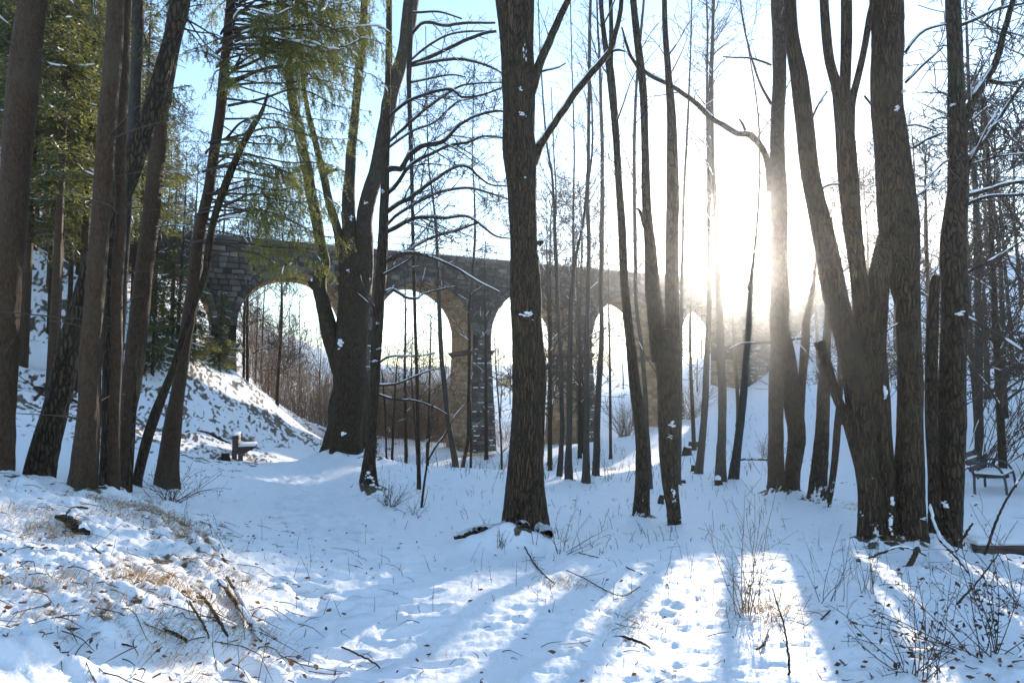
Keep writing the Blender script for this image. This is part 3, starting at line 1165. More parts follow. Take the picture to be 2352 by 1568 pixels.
    for (t0, t1, z0, z1, w, dp) in stones:
        if z1 < SPRING + 1.2 and rng.random() < 0.42 and t0 > -14:
            a, b_ = t0 + (t1 - t0) * rng.random() * 0.5, t1 - (t1 - t0) * rng.random() * 0.4
            if b_ - a < 0.1: continue
            hgt = 0.04 + 0.04 * rng.random()
            v = [pt(a, w + 0.02, z1 - 0.03), pt(b_, w + 0.02, z1 - 0.03), pt(b_, w - dp - 0.03, z1 - 0.03), pt(a, w - dp - 0.03, z1 - 0.03)]
            v = [v[3], v[2], v[1], v[0]]
            sb.add8([q - org for q in v] + [q + [0, 0, hgt] - org for q in v])
    sb.build('ledge_snow', M['snow'], root, 'stuff')
    # iron railing on both edges
    pm = None
    for w in (0.05, THK - 0.05):
        rt = Tubes()
        for hz in (0.56, 1.08):
            P = vw([T0, (T0 + T1) / 2, T1], w, TOP + hz)
            rt.add(P, [0.024] * 3, 6)
        rail = rt.build('railing', M['iron'], root, org)
        if pm is None:
            tb = Tubes(); tb.add([(0, 0, -0.1), (0, 0, 0.5), (0, 0, 1.1)], [0.026] * 3, 6)
            V_, Q_ = tb.arrays(); pm = mesh_from('railing_post', V_, [Q_])
        for t in np.arange(T0, T1, 1.22):
            p = pt(t, w, TOP) - org
            link('post', pm, M['iron'], rail, p)
    return root


build_viaduct()

# ------------------------------------------------------------------ haze volume, added to veil the view with glow around the sun
def build_haze():
    g = np.linspace(-400, 400, 41)
    gx, gy = np.meshgrid(g, g)
    zlo = float(zbase(gx.ravel(), gy.ravel()).min())
    bpy.context.view_layer.update()
    HAZE_TOP = 1.0 + max((o.matrix_world @ Vector(c)).z for o in COL.objects if o.type == 'MESH' for c in o.bound_box)
    b = Boxes()
    b.box(-430, 430, -430, 430, zlo - 1.0, HAZE_TOP)
    m = bpy.data.materials.new('sun_glow_haze')
    m.use_nodes = True
    t = m.node_tree
    t.nodes.remove(t.nodes['Principled BSDF'])
    v = t.nodes.new('ShaderNodeVolumePrincipled')
    v.inputs['Color'].default_value = (0.96, 0.97, 1.0, 1)
    v.inputs['Density'].default_value = HAZE_DENSITY
    v.inputs['Anisotropy'].default_value = HAZE_ANISO
    t.links.new(v.outputs[0], t.nodes['Material Output'].inputs['Volume'])
    props(b.build('haze', m), kind='stuff')


# ------------------------------------------------------------------ trees in front, read from left to right
FINE = dict(dens=3.2, lmin=0.4, lmax=1.5, levels=2, up=0.35, spread=0.85)
DEAD = dict(dens=1.6, lmin=0.3, lmax=1.3, levels=1, up=-0.05, spread=1.0, droop=0.25, minr=0.0055)

# the spruce and old trunks on the left bank
tree('spruce_tree', 'thick dark spruce trunk at the far left edge with a sunlit right side', 'tree', 8.6,
     [[(-6, 1085, 78), (3, 883, 72), (12, 700, 72), (22, 517, 74), (40, 310, 76), (57, 146, 78), (79, 0, 70)]], bark='spruce_bark', crown=dict(DEAD, dens=2.2), snow=0, sides=40, step=0.035, ridge=0.06, flare=0.25)
tree('old_tree', 'dark trunk leaning right beside the far left spruce', 'tree', 9.2,
     [[(90, 1085, 70), (143, 883, 60), (168, 770, 56), (215, 620, 54), (262, 490, 54), (319, 330, 53), (341, 272, 46), (375, 150, 42), (415, 0, 40)]], bark='plated', crown=dict(DEAD, dens=1.2), snow=0.0, sides=40, step=0.035, ridge=0.07, flare=0.25)
tree('spruce_tree', 'straight brown spruce trunk with flaking bark standing on the crest of the bank', 'tree', 8.0,
     [[(190, 1128, 66), (205, 956, 58), (214, 773, 49), (224, 626, 47), (230, 517, 46), (247, 293, 47), (260, 146, 44), (268, 0, 42)]], bark='spruce_bark', crown=dict(DEAD, dens=2.2), snow=0, sides=44, step=0.03, ridge=0.075, flare=0.3)
tree('spruce_tree', 'slimmer brown spruce trunk just right of the flaking spruce on the crest', 'tree', 8.25,
     [[(259, 1130, 34), (263, 956, 27), (268, 773, 29), (271, 630, 30), (276, 517, 30), (278, 293, 27), (287, 146, 20), (292, 0, 18)]], bark='spruce_bark', crown=dict(DEAD, dens=2.0), snow=0, sides=32, step=0.035, ridge=0.05, flare=0.25)
tree('old_tree', 'narrow blackish trunk squeezed between the two brown spruces', 'tree', 10.0,
     [[(238, 1112, 24), (243, 900, 20), (247, 700, 18), (251, 480, 14), (256, 250, 10), (262, 0, 8)]], bark='linden', crown=dict(DEAD, dens=0.8), snow=0.2, flare=0.3)
tree('beech_tree', 'pale grey trunk half hidden behind the slim brown spruce', 'tree', 11.0,
     [[(252, 1090, 34), (280, 620, 32), (292, 440, 32), (306, 293, 31), (313, 146, 31), (321, 0, 32)]], bark='grey_bark', crown=dict(DEAD, dens=0.8), snow=0.1, flare=0.3)
tree('spruce_tree', 'tall dark reddish trunk curving right at the top, right of the slim brown spruce', 'tree', 10.5,
     [[(278, 1092, 44), (292, 956, 40), (301, 883, 46), (314, 773, 50), (327, 663, 47), (344, 517, 43), (358, 380, 42), (374, 250, 37), (394, 120, 42), (417, 0, 52)]], bark='spruce_bark', crown=dict(DEAD, dens=2.4), snow=0.05, sides=36, step=0.04, ridge=0.05, flare=0.25)
tree('sapling', 'thin dark pole of a sapling at the foot of the reddish trunk', 'tree', 10.0,
     [[(297, 1096, 15), (303, 1010, 13), (308, 940, 12), (312, 850, 9), (315, 780, 6)]], bark='linden', snow=0.2, sides=12)
tree('leaning_tree', 'slender dark tree leaning far to the right across its thicker neighbour', 'tree', 11.2,
     [[(318, 1094, 24), (355, 956, 26), (397, 846, 17), (420, 773, 16), (450, 690, 15), (472, 626, 16), (490, 517, 17), (516, 430, 19), (552, 345, 16), (580, 292, 15), (602, 255, 10), (615, 215, 5)]], bark='linden', crown=dict(DEAD, dens=1.4, t0=0.5), snow=0.15, sides=24, step=0.05, flare=0.3)
S_TREE = tree('spruce_tree', 'grey spruce trunk leaning right above the path, its green boughs hanging over the viaduct', 'tree', 12.0,
     [[(383, 1078, 50), (401, 956, 40), (414, 870, 33), (425, 773, 31), (443, 663, 35), (460, 517, 29), (479, 430, 27), (500, 293, 26), (516, 146, 24), (532, 0, 22)]], bark='spruce_bark', crown=dict(DEAD, dens=1.6, t0=0.3), snow=0.25, sides=32, step=0.045, ridge=0.05, flare=0.5)

# the big linden and its neighbour by the path
tree('linden_tree', 'massive old linden with several upright stems standing on a snowy root mound beside the path', 'tree', 23.5,
     [[(797, 1046, 84), (797, 1000, 76), (803, 920, 80), (801, 840, 80), (808, 770, 76), (812, 700, 76), (814, 640, 84)],
      [(812, 690, 60), (806, 560, 40), (801, 480, 34), (803, 395, 26), (812, 290, 22), (826, 150, 22), (834, 60, 20), (838, 0, 18)],
      [(825, 680, 56), (836, 560, 44), (842, 470, 38), (864, 390, 38), (884, 290, 36), (906, 195, 34), (930, 110, 32), (948, 0, 38)],
      [(786, 850, 50), (764, 780, 44), (744, 700, 36), (733, 640, 34), (744, 600, 27), (730, 520, 28), (712, 430, 28), (694, 340, 26), (676, 250, 24), (662, 140, 22), (648, 0, 20)],
      [(795, 640, 26), (776, 535, 22), (758, 470, 20), (742, 400, 18), (726, 330, 15), (704, 240, 12), (690, 120, 9), (684, 0, 7)],
      [(882, 300, 22), (892, 180, 16), (894, 90, 15), (894, 0, 14)]],
     limbs=[[(732, 655, 26), (712, 655, 24)], [(776, 390, 9), (760, 392, 8), (745, 399, 8), (757, 380, 6)]],
     crown=dict(dens=1.3, lmin=0.5, lmax=2.6, levels=2, up=0.5, spread=0.8, t0=0.5, minr=0.0055), snow=0.55, sides=40, step=0.07, ridge=0.05, flare=0.55, above=6)
BR = [[(884, 535, 12), (915, 519, 13), (946, 503, 12), (984, 498, 10), (1023, 501, 9), (1061, 496, 8), (1087, 503, 7), (1138, 542, 6), (1174, 548, 4)],
      [(880, 605, 11), (933, 580, 10), (959, 562, 9), (997, 544, 8), (1048, 529, 8), (1100, 511, 6)],
      [(878, 606, 12), (915, 585, 10), (946, 580, 9), (997, 593, 8), (1048, 616, 7), (1100, 647, 6), (1151, 672, 4)],
      [(884, 490, 13), (920, 466, 13), (946, 452, 12), (997, 414, 10), (1048, 383, 8), (1074, 383, 8), (1100, 406, 6), (1125, 424, 5), (1170, 428, 4)],
      [(878, 530, 10), (907, 498, 9), (959, 465, 9), (1010, 442, 8), (1074, 432, 7), (1125, 444, 6), (1174, 460, 4)],
      [(884, 394, 18), (905, 387, 17), (922, 388, 15), (938, 359, 14), (971, 336, 14), (1018, 325, 12), (1053, 290, 9), (1087, 269, 8), (1138, 256, 7), (1172, 259, 5)],
      [(884, 450, 13), (910, 425, 12), (933, 391, 11), (959, 369, 10), (997, 351, 9), (1035, 333, 9), (1074, 328, 7), (1112, 313, 6), (1164, 318, 4)],
      [(884, 335, 9), (933, 290, 9), (984, 246, 9), (1023, 218, 8), (1061, 197, 6), (1112, 191, 5), (1160, 189, 3)],
      [(886, 275, 10), (933, 236, 9), (984, 215, 9), (1035, 205, 8), (1061, 223, 7), (1100, 220, 6), (1153, 202, 5)],
      [(884, 345, 8), (946, 302, 7), (1000, 280, 6), (1048, 236, 5), (1087, 226, 3)],
      [(882, 672, 9), (902, 665, 9), (933, 683, 8), (959, 685, 7), (971, 675, 6), (1010, 665, 5), (1048, 657, 3)],
      [(876, 634, 9), (905, 618, 7), (933, 601, 5), (948, 588, 4)],
      [(866, 884, 8), (909, 882, 7), (939, 870, 6), (968, 858, 5), (997, 847, 3)],
      [(866, 905, 7), (909, 917, 6), (953, 920, 5), (997, 935, 4), (1028, 952, 3)],
      [(870, 832, 7), (895, 819, 6), (930, 818, 5), (965, 817, 4), (1000, 810, 3)]]
tree('young_linden', 'straight dark tree in front of the big linden with arching snow-topped boughs on its right', 'tree', 16.0,
     [[(846, 1133, 40), (850, 1060, 28), (855, 1000, 25), (859, 900, 24), (865, 780, 26), (871, 690, 27), (877, 590, 27), (881, 500, 23), (885, 400, 21), (887, 300, 20), (890, 190, 14), (892, 90, 13), (893, 0, 12)]],
     limbs=[(1.5 * math.sin(i * 2.1), b) for i, b in enumerate([[(x, y, w * 0.85) for (x, y, w) in b_] for b_ in BR])], limbcrown=dict(dens=5.0, lmin=0.3, lmax=1.9, levels=3, up=0.22, spread=0.8, t0=0.12, minr=0.0055, ratio=0.42),
     crown=dict(dens=1.2, lmin=0.4, lmax=1.6, levels=2, up=0.3, spread=0.9, t0=0.25), snow=0.7, sides=30, step=0.05, ridge=0.05, flare=0.75)
tree('bare_tree', 'thin-stemmed tree behind the young linden, long level snowy boughs near the top', 'tree', 17.5,
     [[(962, 1092, 10), (958, 900, 8), (950, 600, 8), (946, 400, 9), (940, 200, 12), (944, 0, 14)]],
     limbs=[[(942, 149, 10), (984, 133, 10), (1023, 115, 9), (1061, 97, 9), (1112, 77, 8), (1140, 72, 7)], [(942, 152, 8), (1035, 136, 8), (1087, 141, 7), (1130, 156, 5), (1151, 167, 4)],
            [(944, 80, 9), (974, 52, 8), (1023, 59, 8), (1061, 54, 7), (1138, 53, 5)], [(944, 30, 6), (1010, 28, 5), (1061, 44, 4)], [(942, 140, 6), (987, 103, 6), (1035, 79, 5), (1100, 72, 4), (1140, 74, 3)],
            [(942, 190, 6), (990, 180, 5), (1040, 172, 4), (1070, 178, 3)]],
     limbcrown=dict(dens=3.5, lmin=0.25, lmax=1.3, levels=2, up=0.1, spread=0.9, minr=0.0055), snow=0.6, above=4)

# slender stems between the linden and the centre tree
for i, (lab, Y, nd, lo) in enumerate([
    ('thin straight sapling with level twigs seen against the second arch', 29, [(932, 1072, 8), (931, 950, 8), (930, 835, 6), (931, 718, 4), (930, 640, 3)], dict(dens=3.0, lmin=0.6, lmax=2.6, levels=1, up=0.12, spread=1.0, minr=0.005)),
    ('thin crooked sapling right beside the dark trunk in front of the linden', 26, [(899, 1080, 7), (905, 950, 5), (908, 885, 4), (915, 800, 2.5)], dict(dens=3, lmin=0.5, lmax=1.6, levels=1, up=0.2, minr=0.004)),
    ('hair-thin upright sapling nearest the dark trunk in front of the linden', 24, [(888, 1066, 5), (884, 930, 4), (877, 850, 3)], dict(dens=3, lmin=0.3, lmax=1.2, levels=1, up=0.2, minr=0.004)),
    ('birch-like stem with a snow-covered right side leaning across the tan pier', 29, [(1046, 1066, 16), (1032, 981, 12), (1022, 894, 12), (1013, 806, 11), (1009, 718, 10), (1006, 640, 9), (1003, 540, 7), (993, 447, 5), (985, 380, 4), (980, 230, 3), (978, 60, 2)], dict(dens=2.2, lmin=0.6, lmax=2.2, levels=2, up=0.3, t0=0.25, minr=0.004)),
    ('dark crooked pole in front of the second pier', 28, [(1064, 1068, 9), (1075, 1011, 8), (1076, 923, 7), (1079, 806, 7), (1077, 718, 7), (1086, 620, 6), (1091, 540, 6), (1090, 460, 4), (1085, 360, 3), (1090, 150, 2)], dict(dens=2.6, lmin=0.5, lmax=2.0, levels=2, up=0.3, t0=0.2, minr=0.004)),
    ('short thin stem beside the crooked pole before the second pier', 28.5, [(1081, 1068, 6), (1082, 1000, 5), (1078, 900, 4), (1075, 800, 3)], dict(dens=2.5, lmin=0.4, lmax=1.2, levels=1, up=0.2, minr=0.004)),
    ('dark sapling standing alone on open snow left of the centre tree', 13.6, [(968, 1166, 6), (974, 1110, 5), (980, 1070, 5), (986, 1011, 4), (993, 930, 3)], dict(dens=3, lmin=0.2, lmax=0.7, levels=1, up=0.3, minr=0.002)),
    ('thin sapling behind the snow slope right of the second pier', 34, [(1152, 1046, 5), (1148, 960, 4), (1140, 860, 3), (1135, 760, 2)], dict(dens=3, lmin=0.5, lmax=1.8, levels=1, up=0.2, minr=0.005)),
    ('thin dark sapling crossing the scrub in the second arch', 27, [(960, 1080, 5), (952, 960, 4), (945, 860, 3.5), (948, 760, 2)], dict(dens=3, lmin=0.5, lmax=1.6, levels=1, up=0.1, minr=0.005)),
]):
    tree('sapling', lab, 'tree', Y, [nd], bark='linden' if i not in (3,) else 'grey_bark', crown=lo, snow=1.0 if i == 3 else 0.5, sides=12, step=0.12, flare=0.4, above=2, snowdir=(1.2, -0.6) if i == 3 else (-0.5, -0.8),
         limbs=[[(983, 1058, 4), (1003, 1022, 5), (1021, 999, 4), (1047, 952, 3), (1072, 925, 2)]] if i == 6 else [])

# the central tree
tree('linden_tree', 'large dark furrowed trunk alone in the centre, two limbs rising to the right', 'tree', 9.1,
     [[(1202, 1262, 106), (1203, 1200, 90), (1205, 1100, 82), (1208, 1000, 77), (1213, 910, 77), (1214, 845, 80), (1212, 780, 73), (1211, 700, 71), (1208, 600, 67), (1205, 500, 67), (1204, 420, 71), (1199, 350, 80), (1192, 290, 74), (1186, 200, 72), (1180, 100, 70), (1168, 0, 66)],
      [(1205, 330, 40), (1210, 240, 36), (1210, 140, 34), (1211, 60, 34), (1212, 0, 34)]],
     limbs=[[(1208, 262, 30), (1220, 212, 26), (1232, 172, 24), (1246, 130, 22), (1266, 86, 20), (1286, 40, 18), (1304, 0, 16), (1325, -60, 14)],
            [(1218, 372, 40), (1234, 345, 26), (1252, 315, 19), (1292, 256, 18), (1335, 195, 18), (1379, 144, 17), (1400, 118, 15), (1414, 77, 13), (1425, 26, 12), (1430, -40, 11)],
            [(1396, 125, 8), (1412, 116, 7), (1426, 116, 5), (1437, 119, 3)],
            [(1240, 166, 6), (1262, 160, 5), (1283, 155, 4), (1300, 145, 3)],
            [(1246, 845, 24), (1258, 838, 14)],
            [(1238, 560, 16), (1247, 553, 10)]],
     limbcrown=dict(dens=1.2, lmin=0.3, lmax=1.1, levels=2, up=0.3, t0=0.3), snow=0.4, sides=72, step=0.022, ridge=0.055, flare=0.45, seed=52, above=6, lobes=6)

# group right of the centre tree
C = dict(dens=3.6, lmin=0.4, lmax=1.9, levels=2, up=0.45, spread=0.8, t0=0.3, minr=0.0055)
tree('alder_tree', 'thin trunk nearest the centre tree on its right, forked below the railing line', 'tree', 21.0,
     [[(1285, 1088, 14), (1290, 1000, 11), (1290, 900, 10), (1286, 780, 9), (1281, 703, 9), (1278, 626, 10), (1275, 560, 9), (1273, 490, 7), (1268, 400, 6), (1257, 340, 5), (1248, 240, 4), (1240, 100, 3), (1236, 0, 2.5)],
      [(1275, 520, 5), (1277, 440, 4), (1272, 350, 3), (1266, 200, 2)]], bark='grey_bark', crown=C, snow=0.4, sides=16, step=0.1)
tree('alder_tree', 'slender trunk second from the centre tree with a side stem splitting off at railing height', 'tree', 20.0,
     [[(1306, 1100, 18), (1307, 1000, 14), (1308, 900, 14), (1309, 800, 13), (1312, 703, 12), (1318, 610, 10), (1317, 540, 6), (1317, 480, 5), (1319, 344, 4), (1315, 200, 3), (1310, 0, 2.5)],
      [(1317, 620, 9), (1327, 570, 7), (1336, 530, 6), (1342, 490, 6), (1346, 440, 5)]], bark='grey_bark', crown=C, snow=0.4, sides=16, step=0.1)
tree('alder_tree', 'slender trunk third from the centre tree dividing into two close stems high up', 'tree', 19.5,
     [[(1347, 1104, 20), (1347, 1000, 14), (1347, 880, 13), (1349, 720, 11), (1352, 600, 10), (1351, 500, 10), (1349, 430, 10), (1351, 380, 8), (1353, 250, 8), (1354, 100, 8), (1356, 0, 7)],
      [(1350, 420, 7), (1360, 350, 5), (1360, 250, 4), (1354, 160, 4)]], bark='grey_bark', crown=C, snow=0.4, sides=16, step=0.1)
tree('alder_tree', 'slender trunk fourth from the centre tree, slightly bent, thick at the foot', 'tree', 22.0,
     [[(1369, 1072, 17), (1371, 1000, 16), (1374, 920, 15), (1379, 840, 14), (1382, 750, 11), (1380, 680, 11), (1382, 580, 11), (1383, 450, 10), (1383, 344, 9), (1380, 250, 8), (1378, 160, 7), (1373, 60, 5), (1371, 0, 4)]], bark='grey_bark', crown=C, snow=0.4, sides=16, step=0.1)
tree('ash_tree', 'dark trunk bending left as it rises and forking into a narrow V near the top', 'tree', 12.3,
     [[(1474, 1190, 38), (1476, 1120, 33), (1473, 1030, 30), (1462, 920, 28), (1450, 810, 24), (1440, 720, 21), (1432, 620, 20), (1428, 520, 19), (1420, 400, 17), (1416, 320, 17), (1408, 220, 19), (1400, 150, 19), (1390, 100, 14), (1379, 0, 11)],
      [(1403, 160, 13), (1404, 90, 11), (1402, 0, 10)]], crown=dict(C, t0=0.45), bark='plated', snow=0.75, sides=26, step=0.06, flare=0.35)
tree('alder_tree', 'thin straight trunk rising close behind the V-forked tree', 'tree', 18.0,
     [[(1492, 1102, 13), (1487, 1000, 12), (1474, 800, 10), (1462, 700, 9), (1459, 600, 9), (1457, 450, 9), (1457, 320, 8), (1462, 200, 7), (1470, 100, 7), (1479, 0, 6)]], bark='grey_bark', crown=C, snow=0.4, sides=14, step=0.1)
tree('ash_tree', 'stout trunk with snow patches splitting low into two tall parallel stems', 'tree', 11.2,
     [[(1547, 1214, 28), (1546, 1172, 32), (1540, 1104, 38), (1537, 1025, 48), (1534, 910, 55), (1530, 820, 64), (1525, 760, 70)],
      [(1518, 830, 42), (1507, 740, 38), (1497, 640, 34), (1490, 540, 26), (1484, 440, 22), (1481, 344, 19), (1477, 210, 19), (1465, 100, 18), (1454, 0, 16)],
      [(1540, 830, 40), (1546, 740, 34), (1544, 640, 33), (1543, 540, 32), (1544, 440, 30), (1544, 330, 26), (1541, 240, 20), (1536, 180, 17), (1528, 80, 14), (1526, 0, 12)]],
     limbs=[[(1478, 520, 7), (1470, 485, 8), (1462, 478, 6)]], crown=dict(C, dens=1.6, t0=0.4), bark='plated', snow=0.85, sides=34, step=0.05, flare=0.35)
tree('alder_tree', 'very thin pole just right of the two parallel stems', 'tree', 19.0,
     [[(1560, 1094, 9), (1563, 900, 9), (1566, 630, 8), (1571, 450, 7), (1577, 330, 6), (1585, 150, 4), (1589, 0, 3)]], bark='grey_bark', crown=C, snow=0.3, sides=12, step=0.12)
tree('alder_tree', 'slim double-stemmed tree left of the sun, its two stems almost touching', 'tree', 22.5,
     [[(1606, 1077, 19), (1617, 960, 16), (1622, 870, 15), (1626, 780, 14), (1629, 700, 12), (1627, 600, 10), (1627, 500, 10), (1630, 420, 14), (1631, 250, 13), (1636, 100, 9), (1638, 0, 7)],
      [(1629, 440, 7), (1625, 330, 6), (1624, 200, 6), (1625, 60, 5), (1623, 0, 4)]], bark='grey_bark', crown=dict(C, lmax=2.8), snow=0.6, sides=16, step=0.1)
tree('alder_tree', 'straight trunk in front of the double-stemmed tree with a small stump at its foot', 'tree', 19.5,
     [[(1655, 1106, 27), (1657, 1000, 21), (1658, 870, 20), (1655, 760, 18), (1650, 640, 15), (1645, 500, 13), (1640, 420, 10), (1637, 350, 8), (1636, 250, 7), (1637, 100, 6), (1640, 0, 5)]], bark='grey_bark', crown=dict(C, lmax=2.6), snow=0.4, sides=18, step=0.09)
tree('alder_tree', 'trunk leaning right directly below the sun', 'tree', 20.0,
     [[(1684, 1100, 23), (1695, 1010, 20), (1708, 900, 18), (1716, 800, 16), (1722, 700, 14), (1728, 620, 10), (1738, 520, 7), (1745, 400, 5), (1740, 250, 4), (1710, 60, 3), (1700, 0, 2.5)],
      [(1724, 680, 7), (1712, 630, 5), (1700, 590, 4), (1690, 500, 3)]], bark='grey_bark', crown=dict(C, lmax=2.4), snow=0.5, sides=18, step=0.09)

# right-hand trunks
ARC = [(1772, 440, 24), (1765, 381, 18), (1747, 337, 16), (1724, 311, 17), (1694, 308, 14), (1665, 290, 14), (1635, 272, 13), (1597, 236, 12), (1558, 208, 11), (1533, 192, 10), (1494, 174, 10), (1469, 154, 9), (1451, 133, 8), (1438, 97, 7), (1428, 62, 4)]
tree('ash_tree', 'twin trunk right of the sun with a long snow-topped branch arching to the left', 'tree', 15.5,
     [[(1785, 1150, 42), (1783, 1000, 36), (1782, 900, 36), (1786, 800, 42), (1790, 700, 46), (1790, 600, 46), (1789, 500, 44), (1787, 400, 40), (1786, 300, 36), (1788, 180, 34), (1788, 60, 34), (1785, 0, 32)],
      [(1822, 1172, 32), (1822, 1090, 36), (1828, 1000, 44), (1822, 920, 42), (1808, 820, 36), (1798, 740, 30), (1794, 680, 24)],
      [(1834, 980, 26), (1843, 880, 20), (1848, 800, 22), (1853, 740, 18), (1864, 680, 12), (1872, 620, 8), (1876, 540, 5), (1870, 440, 3)]],
     limbs=[(-2.5, ARC), [(1712, 300, 8), (1705, 284, 7), (1697, 273, 5)], [(1772, 240, 8), (1745, 190, 6), (1720, 110, 5), (1705, 40, 4), (1698, -20, 3)], [(1772, 150, 6), (1730, 135, 5), (1690, 133, 4), (1660, 130, 3)],
            [(1800, 780, 7), (1850, 775, 7), (1862, 772, 6)], [(1770, 785, 7), (1730, 788, 6), (1700, 790, 5), (1673, 803, 3)]],
     limbcrown=dict(dens=2.0, lmin=0.3, lmax=1.6, levels=2, up=0.2, t0=0.1, minr=0.0055), crown=dict(C, t0=0.4, dens=1.6), bark='plated', snow=0.95, sides=34, step=0.055, flare=0.4)
tree('ash_tree', 'snow-speckled trunk between the twin trunk and the great linden clump', 'tree', 14.6,
     [[(1877, 1150, 44), (1886, 1010, 36), (1892, 900, 30), (1896, 820, 24), (1902, 740, 18), (1906, 640, 12), (1908, 500, 8)]], bark='plated', snow=1.25, sides=30, step=0.05, crown=dict(C, dens=1.0), flare=0.3)
tree('sapling', 'small snow-lined stem leaning right at the foot of the snow-speckled trunk', 'tree', 13.6,
     [[(1904, 1166, 9), (1908, 1130, 14), (1920, 1030, 18), (1926, 950, 16), (1932, 870, 10)]], snow=1.2, sides=18, step=0.05, flare=0.1, snowdir=(-1.1, -0.6))
tree('linden_tree', 'great multi-stemmed linden clump on the right, its stems fanning out from one snowy base', 'tree', 9.0,
     [[(2092, 1268, 92), (2092, 1180, 80), (2091, 1080, 72), (2090, 980, 66), (2090, 880, 62), (2088, 780, 60), (2085, 690, 64), (2070, 600, 84), (2058, 500, 98), (2052, 420, 92), (2046, 330, 84), (2040, 200, 78), (2038, 100, 80), (2036, 0, 84)],
      [(2004, 1260, 66), (2003, 1150, 58), (1990, 1040, 62), (1972, 920, 64), (1945, 800, 60), (1927, 720, 58), (1912, 650, 58), (1898, 560, 54), (1880, 480, 50), (1862, 400, 46), (1850, 300, 45), (1835, 180, 42), (1822, 90, 34), (1815, 0, 30)],
      [(2040, 1262, 56), (2032, 1150, 50), (2022, 1000, 56), (2012, 850, 64), (2009, 720, 62), (2020, 620, 52), (2034, 540, 44)],
      [(1996, 900, 50), (1987, 780, 46), (1978, 680, 42), (1968, 600, 42), (1956, 500, 46), (1948, 410, 48), (1940, 300, 46), (1934, 230, 38)],
      [(1934, 290, 36), (1922, 205, 28), (1905, 140, 24), (1896, 60, 23), (1892, 0, 22)],
      [(1938, 270, 32), (1941, 180, 29), (1943, 100, 28), (1945, 0, 27)],
      [(1950, 330, 24), (1956, 240, 20), (1970, 180, 18), (1986, 110, 17), (1998, 40, 16), (2006, 0, 14)],
      [(2000, 1160, 32), (1975, 1070, 28), (1958, 1010, 26), (1943, 960, 24), (1921, 910, 24), (1896, 830, 25), (1880, 784, 27)]],
     limbs=[[(1985, 220, 6), (2010, 250, 6), (2040, 270, 6), (2070, 288, 6), (2110, 288, 5), (2150, 302, 4)], [(1958, 800, 6), (1975, 790, 6), (2010, 775, 5), (2060, 745, 5), (2090, 730, 4)],
            [(1900, 645, 7), (1925, 630, 6), (1955, 610, 5)], [(2080, 120, 9), (2110, 80, 8), (2140, 64, 7), (2175, 56, 5)], [(2080, 190, 8), (2120, 150, 7), (2165, 110, 5)], [(2096, 340, 8), (2130, 320, 7), (2165, 305, 6)],
            [(2085, 460, 7), (2120, 440, 6), (2160, 390, 5)], [(1850, 320, 7), (1875, 250, 6), (1900, 210, 5)], [(1868, 440, 6), (1910, 424, 5), (1940, 424, 5)]],
     limbcrown=dict(dens=2.2, lmin=0.2, lmax=0.9, levels=2, up=0.2), crown=dict(dens=0.9, lmin=0.3, lmax=1.2, levels=2, up=0.3, t0=0.5), snow=0.9, sides=52, step=0.028, flare=0.28, above=6, ridge=0.05, seed=77)
tree('linden_tree', 'dark upright trunk just right of the linden clump with two limbs rising to the right', 'tree', 9.6,
     [[(2180, 1260, 56), (2182, 1180, 60), (2184, 1050, 64), (2188, 900, 68), (2190, 780, 66), (2191, 650, 66), (2193, 560, 66), (2200, 450, 56), (2200, 350, 50), (2197, 250, 44), (2193, 150, 40), (2191, 0, 40)],
      [(2150, 1236, 36), (2143, 1050, 30), (2139, 900, 30), (2140, 760, 30), (2146, 650, 25), (2150, 634, 22)]],
     limbs=[[(2206, 330, 26), (2219, 264, 26), (2251, 205, 23), (2286, 146, 20), (2310, 59, 17), (2327, 0, 16), (2345, -60, 14)], [(2212, 420, 20), (2230, 363, 17), (2266, 316, 14), (2310, 249, 11), (2352, 188, 8), (2390, 140, 6)],
            [(2212, 452, 16), (2232, 446, 14), (2280, 434, 13), (2310, 423, 12), (2356, 416, 10), (2420, 405, 8)], [(2212, 474, 13), (2240, 461, 11), (2266, 452, 10), (2310, 449, 9), (2356, 447, 8), (2400, 450, 6)],
            [(2212, 628, 10), (2240, 617, 9), (2266, 604, 8), (2310, 578, 7), (2356, 548, 5)], [(2206, 60, 10), (2250, 40, 9), (2290, 22, 8), (2356, 8, 6)], [(2262, 180, 8), (2300, 190, 8), (2330, 188, 7), (2360, 178, 6)],
            [(2206, 360, 7), (2170, 372, 6), (2140, 400, 5), (2110, 410, 4)], [(2230, 378, 7), (2290, 360, 6), (2356, 352, 4)], [(2204, 290, 6), (2168, 270, 5), (2130, 285, 4)]],
     limbcrown=dict(dens=6, lmin=0.25, lmax=1.3, levels=2, up=0.2), crown=dict(dens=2.2, lmin=0.3, lmax=1.5, levels=2, up=0.3, t0=0.35), bark='plated', snow=0.6, sides=48, step=0.03, flare=0.3, above=6, ridge=0.05, seed=93)
tree('beech_tree', 'grey trunk standing behind the right-hand linden trunk near the metal bench', 'tree', 19.5,
     [[(2252, 1064, 26), (2248, 900, 22), (2249, 700, 21), (2246, 560, 20), (2240, 430, 14), (2230, 280, 10), (2222, 120, 8), (2218, 0, 6)]],
     crown=dict(dens=3.2, lmin=0.5, lmax=2.2, levels=2, up=0.3, t0=0.25, minr=0.0055), snow=0.6, sides=20, step=0.08, bark='grey_bark')

# ------------------------------------------------------------------ spruce boughs over the path
def in_poly(px, py, poly):
    c = False
    j = len(poly) - 1
    for i in range(len(poly)):
        (xi, yi), (xj, yj) = poly[i], poly[j]
        if (yi > py) != (yj > py) and px < (xj - xi) * (py - yi) / (yj - yi) + xi:
            c = not c
        j = i
    return c


